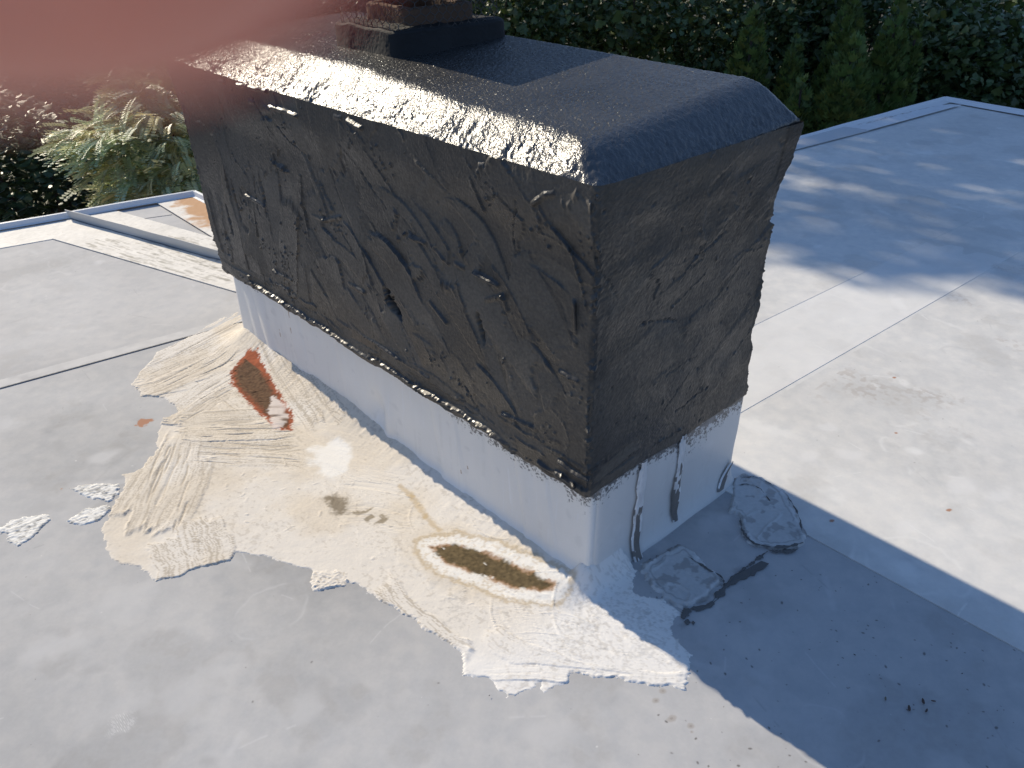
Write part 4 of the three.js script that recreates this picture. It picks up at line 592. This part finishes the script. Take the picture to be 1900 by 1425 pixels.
// --- the young tree with feathered leaves beyond the left corner
{
  const c = far(280, 275, 7.6), foot = new THREE.Vector3(c.x + 0.25, GY, c.z - 0.2), t = base('young_tree', foot.x, GY, foot.z), r = rng(31), R = (a, b) => a + (b - a) * r();
  tag(t, 'sunlit young tree with feathered light green leaves beyond the left roof corner', 'tree');
  const L = (v) => v.clone().sub(t.position), wood = [], top = far(265, 150, 7.7);
  wood.push(limb(new THREE.Vector3(0, 0, 0), L(top), 0.05, 0.015, 0.05, 3));
  const leaflet = leafShape([[0, 0], [0.3, 0.25], [0.34, 0.55], [0.2, 0.85], [0, 1]], 0.15), parts = [];
  for (let i = 0; i < 8; i++) for (const s of [-1, 1]) { const g = leaflet.clone(); g.scale(0.042, 0.042, 0.042); g.rotateZ(-s * 1.25); g.rotateX(0.12 * s); g.translate(s * 0.003, 0.03 + i * 0.026, -0.0035 * i * i * 0.2); parts.push(g); }
  { const g = leaflet.clone(); g.scale(0.042, 0.042, 0.042); g.translate(0, 0.235, -0.06); parts.push(g); }
  const stalk = new THREE.BoxGeometry(0.003, 0.24, 0.003).toNonIndexed(); stalk.deleteAttribute('uv'); stalk.translate(0, 0.12, -0.015); parts.push(stalk);
  const frond = mergeGeometries(parts), list = [];
  const boughs = [[205, 300, 7.3, 0.38], [150, 262, 7.3, 0.22], [240, 235, 7.4, 0.4], [300, 250, 7.2, 0.5], [350, 300, 7.4, 0.5], [300, 330, 7.2, 0.45], [370, 240, 7.7, 0.45], [265, 180, 7.6, 0.33], [225, 140, 7.6, 0.22], [310, 180, 7.8, 0.35], [250, 345, 7.3, 0.3], [340, 370, 7.2, 0.4], [390, 350, 7.3, 0.4], [260, 150, 7.5, 0.2], [360, 200, 8, 0.4], [280, 390, 7.2, 0.35], [195, 265, 7.2, 0.25], [215, 355, 7.4, 0.16]];
  for (const [px, py, d, rad] of boughs) {
    const q = far(px + 22, py, d); wood.push(limb(L(top).lerp(new THREE.Vector3(0, 0, 0), R(0.1, 0.45)), L(q), 0.02, 0.006, 0.12, px));
    const n = Math.round(150 * rad / 0.4);
    for (let i = 0; i < n; i++) {
      const v = new THREE.Vector3(R(-1, 1), R(-0.35, 1), R(-1, 1)); if (v.length() > 1 || v.length() < 0.45) { i--; continue; }
      v.multiplyScalar(rad).multiply(new THREE.Vector3(1, 0.8, 1)); const outward = v.clone().normalize(), p = L(q).add(v), nrm = new THREE.Vector3(R(-0.4, 0.4), R(0.6, 1.1), R(-0.7, 0.2));
      const dir = new THREE.Vector3(outward.x + R(-0.4, 0.4), 0.0 + R(-0.35, 0.3), outward.z + R(-0.4, 0.4)).normalize(), x = new THREE.Vector3().crossVectors(dir, nrm).normalize(), z = new THREE.Vector3().crossVectors(x, dir);
      list.push(new THREE.Matrix4().makeBasis(x, dir, z).scale(new THREE.Vector3(1, 1, 1).multiplyScalar(R(0.6, 1.05))).setPosition(p));
    }
  }
  mesh('trunk', mergeGeometries(wood), bark, t);
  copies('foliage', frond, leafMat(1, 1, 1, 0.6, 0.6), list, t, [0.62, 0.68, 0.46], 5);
}
// --- arborvitae
const thujaSpray = (() => { const parts = []; for (let k = 0; k < 5; k++) { const g = leafShape([[0, 0], [0.16, 0.3], [0.12, 0.7], [0, 1]], 0.1); g.scale(0.5, 0.6 - 0.08 * Math.abs(k - 2), 0.5); g.rotateZ((k - 2) * 0.42); parts.push(g); } return mergeGeometries(parts); })();
function thuja(px, py, dist, h, rad, label, seed) {
  const tip = far(px, py, dist), t = base('arborvitae', tip.x, tip.y - h, tip.z), r = rng(seed), list = []; tag(t, label, 'conifer', 'arborvitae row behind the right roof edge');
  mesh('trunk', limb(new THREE.Vector3(0, 0, 0), new THREE.Vector3(0, h * 0.95, 0), 0.06, 0.01, 0.01, seed), bark, t);
  const n = Math.round(6500 * rad * h / 1.6);
  for (let i = 0; i < n; i++) {
    const f = 1 - Math.sqrt(r()), a = r() * 6.283, lump = 1 + 0.22 * noise(a * 2.2 + seed, f * 9) + 0.12 * noise(a * 6, f * 22 + seed), rr = rad * Math.pow(1 - f, 0.72) * lump * (0.55 + 0.45 * Math.sqrt(r())) * (f < 0.06 ? 0.8 : 1);
    const p = new THREE.Vector3(Math.cos(a) * rr, f * h, Math.sin(a) * rr), up = new THREE.Vector3(Math.cos(a) * 0.55 + (r() - 0.5) * 0.6, 1, Math.sin(a) * 0.55 + (r() - 0.5) * 0.6).normalize(), side = new THREE.Vector3(-Math.sin(a), 0, Math.cos(a)).applyAxisAngle(up, (r() - 0.5) * 2.4), z = new THREE.Vector3().crossVectors(side, up).normalize(), x = new THREE.Vector3().crossVectors(up, z);
    list.push(new THREE.Matrix4().makeBasis(x, up, z).scale(new THREE.Vector3(1, 1, 1).multiplyScalar(0.1 + 0.09 * r())).setPosition(p));
  }
  copies('foliage', thujaSpray, leafMat(1, 1, 1, 0.6, 0.25), list, t, [0.115, 0.18, 0.04], seed);
}
thuja(1402, 15, 9.8, 2.9, 0.52, 'arborvitae cone nearest the chimney, leftmost of the row', 1);
thuja(1590, 60, 9.1, 2.9, 0.62, 'broad arborvitae cone in front of the others, directly above the roof edge', 2);
thuja(1587, -25, 10.2, 3.4, 0.55, 'tall arborvitae rising just behind the broad front cone', 3);
thuja(1672, 0, 10.2, 3.2, 0.5, 'dark tall arborvitae right of the broad front cone', 4);
thuja(1708, 28, 10.4, 2.9, 0.26, 'slim dark arborvitae, rightmost of the row', 5);
thuja(1490, 145, 9.0, 2.2, 0.36, 'small low arborvitae between the leftmost and the broad front cone', 6);
thuja(1480, 70, 9.9, 2.4, 0.34, 'small arborvitae half hidden behind the low one right of the leftmost cone', 7);
// --- broad leaved creeper along the back
{
  const vine = leafShape([[0, 0], [0.42, -0.12], [0.55, 0.2], [0.34, 0.32], [0.4, 0.62], [0.14, 0.7], [0, 1]], 0.22), r = rng(88), R = (a, b) => a + (b - a) * r();
  const patches = [
    ['creeper_hedge', 'dark broad leaved creeper hedge behind the chimney crown', [[960, 20], [1000, 60], [1060, 10], [1110, 60], [1160, 30], [1210, 70], [1250, 20], [1290, 60], [1330, 100], [1330, 0], [1050, 90], [940, -20], [1180, -30], [1400, 120], [890, 20], [830, 0]], 12.2],
    ['creeper_hedge', 'broad leaved creeper between and above the arborvitae cones', [[1430, 20], [1500, 10], [1520, 60], [1450, 80], [1470, 120], [1640, 10], [1530, -20], [1380, -30], [1700, -20], [1560, 20], [1690, 140], [1650, 180]], 12.8],
    ['creeper_hedge', 'dark creeper hedge above the right corner of the roof', [[1740, 60], [1760, 110], [1790, 150], [1830, 110], [1870, 160], [1900, 190], [1850, 200], [1780, 180], [1740, 150], [1900, 110], [1820, 60], [1930, 150], [1760, 30], [1720, 90]], 11.6],
  ];
  for (const [name, label, spots, dist] of patches) {
    const o = far(...spots[0], dist), t = base(name, o.x, GY, o.z), list = []; tag(t, label, 'hedge', 'creeper hedges along the back');
    const stems = [];
    for (const [px, py] of spots) {
      const c = far(px, py, dist + R(-0.4, 0.9)).sub(t.position), depth = Math.max(0.8, c.y * 0.35);
      stems.push(limb(new THREE.Vector3(c.x + R(-0.4, 0.4), 0, c.z + R(-0.4, 0.4)), c, 0.03, 0.01, 0.1, px));
      for (let i = 0; i < 900; i++) { const v = new THREE.Vector3(R(-1, 1), R(-1, 1), R(-1, 1)); if (v.length() > 1) { i--; continue; } v.multiply(new THREE.Vector3(0.75, 0.75, 0.6)); list.push(place(c.clone().add(v), new THREE.Vector3(R(-1, 1), R(0.1, 1.2), R(-0.8, 1)), R(2.2, 4.1), R(0.035, 0.07) + 0.07 * r() * r())); }
      for (let i = 0; i < 260; i++) list.push(place(new THREE.Vector3(c.x + R(-0.7, 0.7), R(0.2, Math.max(0.3, c.y - 0.3)), c.z + R(-0.5, 0.5)), new THREE.Vector3(R(-1, 1), R(0.1, 1), R(-0.5, 1)), R(2.2, 4.1), R(0.08, 0.16)));
    }
    mesh('stem', mergeGeometries(stems), bark, t);
    copies('foliage', vine, leafMat(1, 1, 1, 0.5, 0.45), list, t, [0.105, 0.165, 0.05], spots.length);
  }
}
// --- shade trees whose crowns stand above the frame
{
  const leaf = leafShape([[0, 0], [0.34, 0.25], [0.36, 0.55], [0.18, 0.85], [0, 1]], 0.2);
  const tree = (x, z, y0, y1, rad, n, label, seed, squash = 1, gap = 0.0) => {
    const t = base('shade_tree', x, GY, z), r = rng(seed), R = (a, b) => a + (b - a) * r(), wood = [], list = []; tag(t, label, 'tree');
    const H = y1 - GY; wood.push(limb(new THREE.Vector3(0, 0, 0), new THREE.Vector3(R(-0.3, 0.3), H * 0.92, R(-0.3, 0.3)), 0.22, 0.05, 0.03, seed));
    for (let k = 0; k < 34; k++) {
      const f = (k + r()) / 34, y = mix(y0 - GY, H, f), a = k * 2.4 + r(), rr = rad * Math.sqrt(Math.max(0.05, 1 - Math.pow(f * 2 - 0.9, 2) * 0.75)) * R(0.5, 1), c = new THREE.Vector3(Math.cos(a) * rr, y, Math.sin(a) * rr * squash);
      wood.push(limb(new THREE.Vector3(0, y - R(0.4, 1.2), 0), c, 0.06, 0.015, 0.1, k + seed));
      const q = R(0.6, 1.15), m = Math.round(n / 34);
      for (let i = 0; i < m; i++) { const v = new THREE.Vector3(R(-1, 1), R(-1, 1), R(-1, 1)); if (v.length() > 1) { i--; continue; } v.multiply(new THREE.Vector3(q, q * 0.6, q)); list.push(place(c.clone().add(v), new THREE.Vector3(R(-0.7, 0.7), 1, R(-0.7, 0.7)), r() * 6.28, R(0.1, 0.19) * (y0 < 0 ? 1.5 : 1))); }
    }
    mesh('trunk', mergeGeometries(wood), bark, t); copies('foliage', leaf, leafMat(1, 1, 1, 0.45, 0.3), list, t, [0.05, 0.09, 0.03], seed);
  };
  tree(5.1, -13.6, 5.6, 10.8, 2.35, 16500, 'tall shade tree behind the creeper hedge, its crown above the picture', 3);
  tree(9.0, -14.5, 5.6, 10.7, 3.0, 20000, 'tallest shade tree behind the arborvitae, its crown above the picture', 4);
  tree(12.5, -15, 4.6, 9.4, 2.8, 12000, 'shade tree right of the arborvitae row, its crown above the picture', 6);
  tree(17.5, -17, 4, 10, 3.4, 12000, 'shade tree farthest right beyond the hedge, its crown above the picture', 8);
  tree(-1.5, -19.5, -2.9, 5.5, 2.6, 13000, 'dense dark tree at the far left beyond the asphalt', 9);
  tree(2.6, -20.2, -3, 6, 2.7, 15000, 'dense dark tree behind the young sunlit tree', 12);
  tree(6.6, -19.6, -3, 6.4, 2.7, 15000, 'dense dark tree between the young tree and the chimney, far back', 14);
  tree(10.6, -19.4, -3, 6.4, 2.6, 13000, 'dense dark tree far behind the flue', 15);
}
{ // dark shrub at the left edge
  const leaf = leafShape([[0, 0], [0.34, 0.25], [0.36, 0.55], [0.18, 0.85], [0, 1]], 0.2);
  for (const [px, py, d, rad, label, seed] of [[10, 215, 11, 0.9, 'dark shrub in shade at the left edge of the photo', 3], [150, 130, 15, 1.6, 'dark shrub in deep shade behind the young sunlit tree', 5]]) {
    const c = far(px, py, d), t = base('dark_shrub', c.x, GY, c.z), r = rng(seed), R = (a, b) => a + (b - a) * r(), list = [], H = c.y - GY; tag(t, label, 'shrub');
    mesh('stem', mergeGeometries([0, 1, 2, 3, 4].map((k) => limb(new THREE.Vector3(0, 0, 0), new THREE.Vector3(Math.cos(k * 1.3) * rad * 0.6, H, Math.sin(k * 1.3) * rad * 0.6), 0.03, 0.01, 0.1, k))), bark, t);
    for (let i = 0; i < 5200; i++) { const v = new THREE.Vector3(R(-1, 1), R(-1, 1), R(-1, 1)); if (v.length() > 1) { i--; continue; } list.push(place(new THREE.Vector3(v.x * rad, H * 0.55 + v.y * H * 0.55, v.z * rad), new THREE.Vector3(R(-0.7, 0.7), 1, R(-0.7, 0.7)), r() * 6.28, R(0.08, 0.15))); }
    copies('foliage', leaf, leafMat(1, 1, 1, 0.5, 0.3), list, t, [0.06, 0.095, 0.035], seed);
  }
}
{ // beyond the hedge at the upper right: a yard with pale kerbs and a beige garden wall
  const a = far(1950, -10, 19), yard = slab([[a.x - 12, a.z - 8], [a.x + 8, a.z - 8], [a.x + 8, a.z + 10], [a.x - 12, a.z + 10]], GY + 0.006, 0.004, [0, 0, 1, 1], 0);
  structure(mesh('yard', yard, std(0.11, 0.105, 0.1, 0.9, { bumpMap: fineGrain, bumpScale: 0.004 })), 'grey paved yard glimpsed above the right hedge');
  const kerb = (p, q, d, e, label) => { const u = far(...p, d), v = far(...q, e), L = u.distanceTo(v); const g = new RoundedBoxGeometry(L, 0.12, 0.3, 2, 0.02); const m = mesh('kerb', g, std(0.42, 0.44, 0.46, 0.8, { bumpMap: fineGrain, bumpScale: 0.004 })); m.position.copy(u).add(v).multiplyScalar(0.5); m.quaternion.setFromUnitVectors(new THREE.Vector3(1, 0, 0), v.clone().sub(u).normalize()); tag(m, label, 'kerb'); };
  kerb([1690, 18], [1865, 42], 13.5, 13.2, 'long pale kerb glimpsed between the leaves at the upper right'); kerb([1862, 48], [1920, 62], 12.6, 12.4, 'short pale kerb at the right edge above the hedge');
  const w0 = far(1862, 150, 12.2), w1 = far(1960, 170, 11.4), wall = base('wooden_fence', (w0.x + w1.x) / 2, GY, (w0.z + w1.z) / 2); tag(wall, 'beige wooden fence seen through the hedge at the right edge', 'fence');
  const L = Math.hypot(w1.x - w0.x, w1.z - w0.z) + 0.6; wall.rotation.y = -Math.atan2(w1.z - w0.z, w1.x - w0.x);
  for (let i = 0; i < 8; i++) { const g = new RoundedBoxGeometry(L / 8 - 0.015, w0.y - GY + 0.35, 0.03, 2, 0.006); g.translate(-L / 2 + (i + 0.5) * L / 8, (w0.y - GY + 0.35) / 2, 0); mesh('board', g, std(0.42, 0.33, 0.25, 0.8), wall); }
}

// ------------------------------------------------------------------ small litter on the roof
{
  const husk = (name, px, py, len, turn, col, label, cat, grp) => { const q = G(px, py), g = new THREE.SphereGeometry(0.5, 10, 6); g.scale(len, len * 0.22, len * 0.36); const p = g.attributes.position; for (let i = 0; i < p.count; i++) p.setY(i, p.getY(i) + 0.25 * p.getX(i) ** 2 / len + 0.0006 * noise(p.getX(i) * 400, p.getZ(i) * 400 + px)); g.computeVertexNormals(); const m = mesh(name, g, std(...col, 0.8)); m.position.set(q[0], 0.0045 + len * 0.06, q[1]); m.rotation.y = turn; tag(m, label, cat, grp); };
  const brown = [0.075, 0.05, 0.04], grp = 'dry husks in the chimney shadow';
  husk('dry_husk', 1712, 1304, 0.018, 0.6, brown, 'long brown dry husk, topmost of the cluster in the chimney shadow', 'husk', grp);
  husk('dry_husk', 1686, 1317, 0.019, 0.5, brown, 'long brown dry husk left of the cluster in the chimney shadow', 'husk', grp);
  husk('dry_husk', 1731, 1303, 0.012, 2.2, [0.11, 0.07, 0.05], 'short reddish dry husk touching the right end of the topmost one', 'husk', grp);
  husk('dry_husk', 1718, 1321, 0.014, 0.1, brown, 'crumpled dry husk, lowest of the cluster in the chimney shadow', 'husk', grp);
  husk('dry_husk', 1642, 1299, 0.013, 0.4, [0.16, 0.14, 0.1], 'thin pale husk alone left of the cluster in the chimney shadow', 'husk', grp);
  for (const [x, y, s, l] of [[1585, 1217, 0.007, 'black crumb in the shadow, lowest of three in a slanting row'], [1620, 1186, 0.006, 'black crumb in the shadow, middle of three in a slanting row'], [1640, 1166, 0.004, 'black crumb in the shadow, uppermost of three in a slanting row'], [1784, 1252, 0.006, 'black crumb alone at the right in the chimney shadow'], [1469, 1061, 0.005, 'black crumb right of the tar smear by the chimney foot'], [1314, 991, 0.004, 'black crumb beside the second sealant band on the chimney foot'], [908, 1293, 0.005, 'small dark pebble below the lowest tip of the cream patch']]) husk('mastic_crumb', x, y, s, x, [0.03, 0.028, 0.027], l, 'crumb');
}

// ------------------------------------------------------------------ the fingertip that strayed over the lens
{
  const R0 = 0.0072, g = gridGeo(64, 90, (i, j) => {
    const t = j / 89, a = i / 63 * Math.PI * 2, len = 0.075;
    const s = t * len, tipL = 0.0095, d = Math.min(1, (len - s) / tipL);                 // s runs from the knuckle to the tip
    let r = R0 * (1.1 - 0.12 * smooth(0, 0.05, s) + 0.06 * Math.exp(-(((s - 0.047) / 0.006) ** 2)) + 0.05 * Math.exp(-(((s - 0.064) / 0.007) ** 2)));
    r *= Math.sqrt(Math.max(0, 1 - (1 - d) * (1 - d)));
    const c = Math.cos(a), q = Math.sin(a), crease = 0.00025 * Math.exp(-(((s - 0.047) / 0.0006) ** 2)) * (c < 0 ? 1 : 0.3);
    return [s, (r - crease) * q * 1.05, (r - crease) * c * 0.95 + 0.003 * smooth(0.03, 0, s) ** 2, s * 10, a];
  });
  const f = base('finger'); tag(f, 'blurred pink fingertip reaching in over the top left of the lens', 'finger');
  mesh('skin', g, std(0.9, 0.56, 0.46, 0.75, { transmission: 0.45, thickness: 0, bumpMap: fineGrain, bumpScale: 0.0001, sheen: 0.2 }), f);
  const nail = gridGeo(14, 18, (i, j) => { const a = (i / 13 - 0.5) * 1.7 + Math.PI * 0.06, s = 0.0635 + j / 17 * 0.0105, k = Math.min(1, (0.0755 - s) / 0.0095), r = R0 * 1.035 * Math.sqrt(Math.max(0.05, 1 - (1 - k) * (1 - k))) + 0.0001; return [s, r * Math.sin(a) * 1.05, r * Math.cos(a) * 0.95 , 0, 0]; });
  mesh('nail', nail, std(0.7, 0.45, 0.4, 0.25), f);
  // its place: across the top left of what the lens sees, two centimetres before it
  const tipC = EYE.clone().addScaledVector(AX, -0.0022).addScaledVector(AY, 0.0154).addScaledVector(AZ, -0.0195);
  const ax = AX.clone().addScaledVector(AY, 0.06).normalize(), az = AZ.clone().negate().addScaledVector(AX, AZ.dot(ax)).normalize(), ay = new THREE.Vector3().crossVectors(az, ax);
  f.quaternion.setFromRotationMatrix(new THREE.Matrix4().makeBasis(ax, ay, az));
  f.position.copy(tipC).addScaledVector(ax, -0.075);
}
renderer.render(scene, camera);
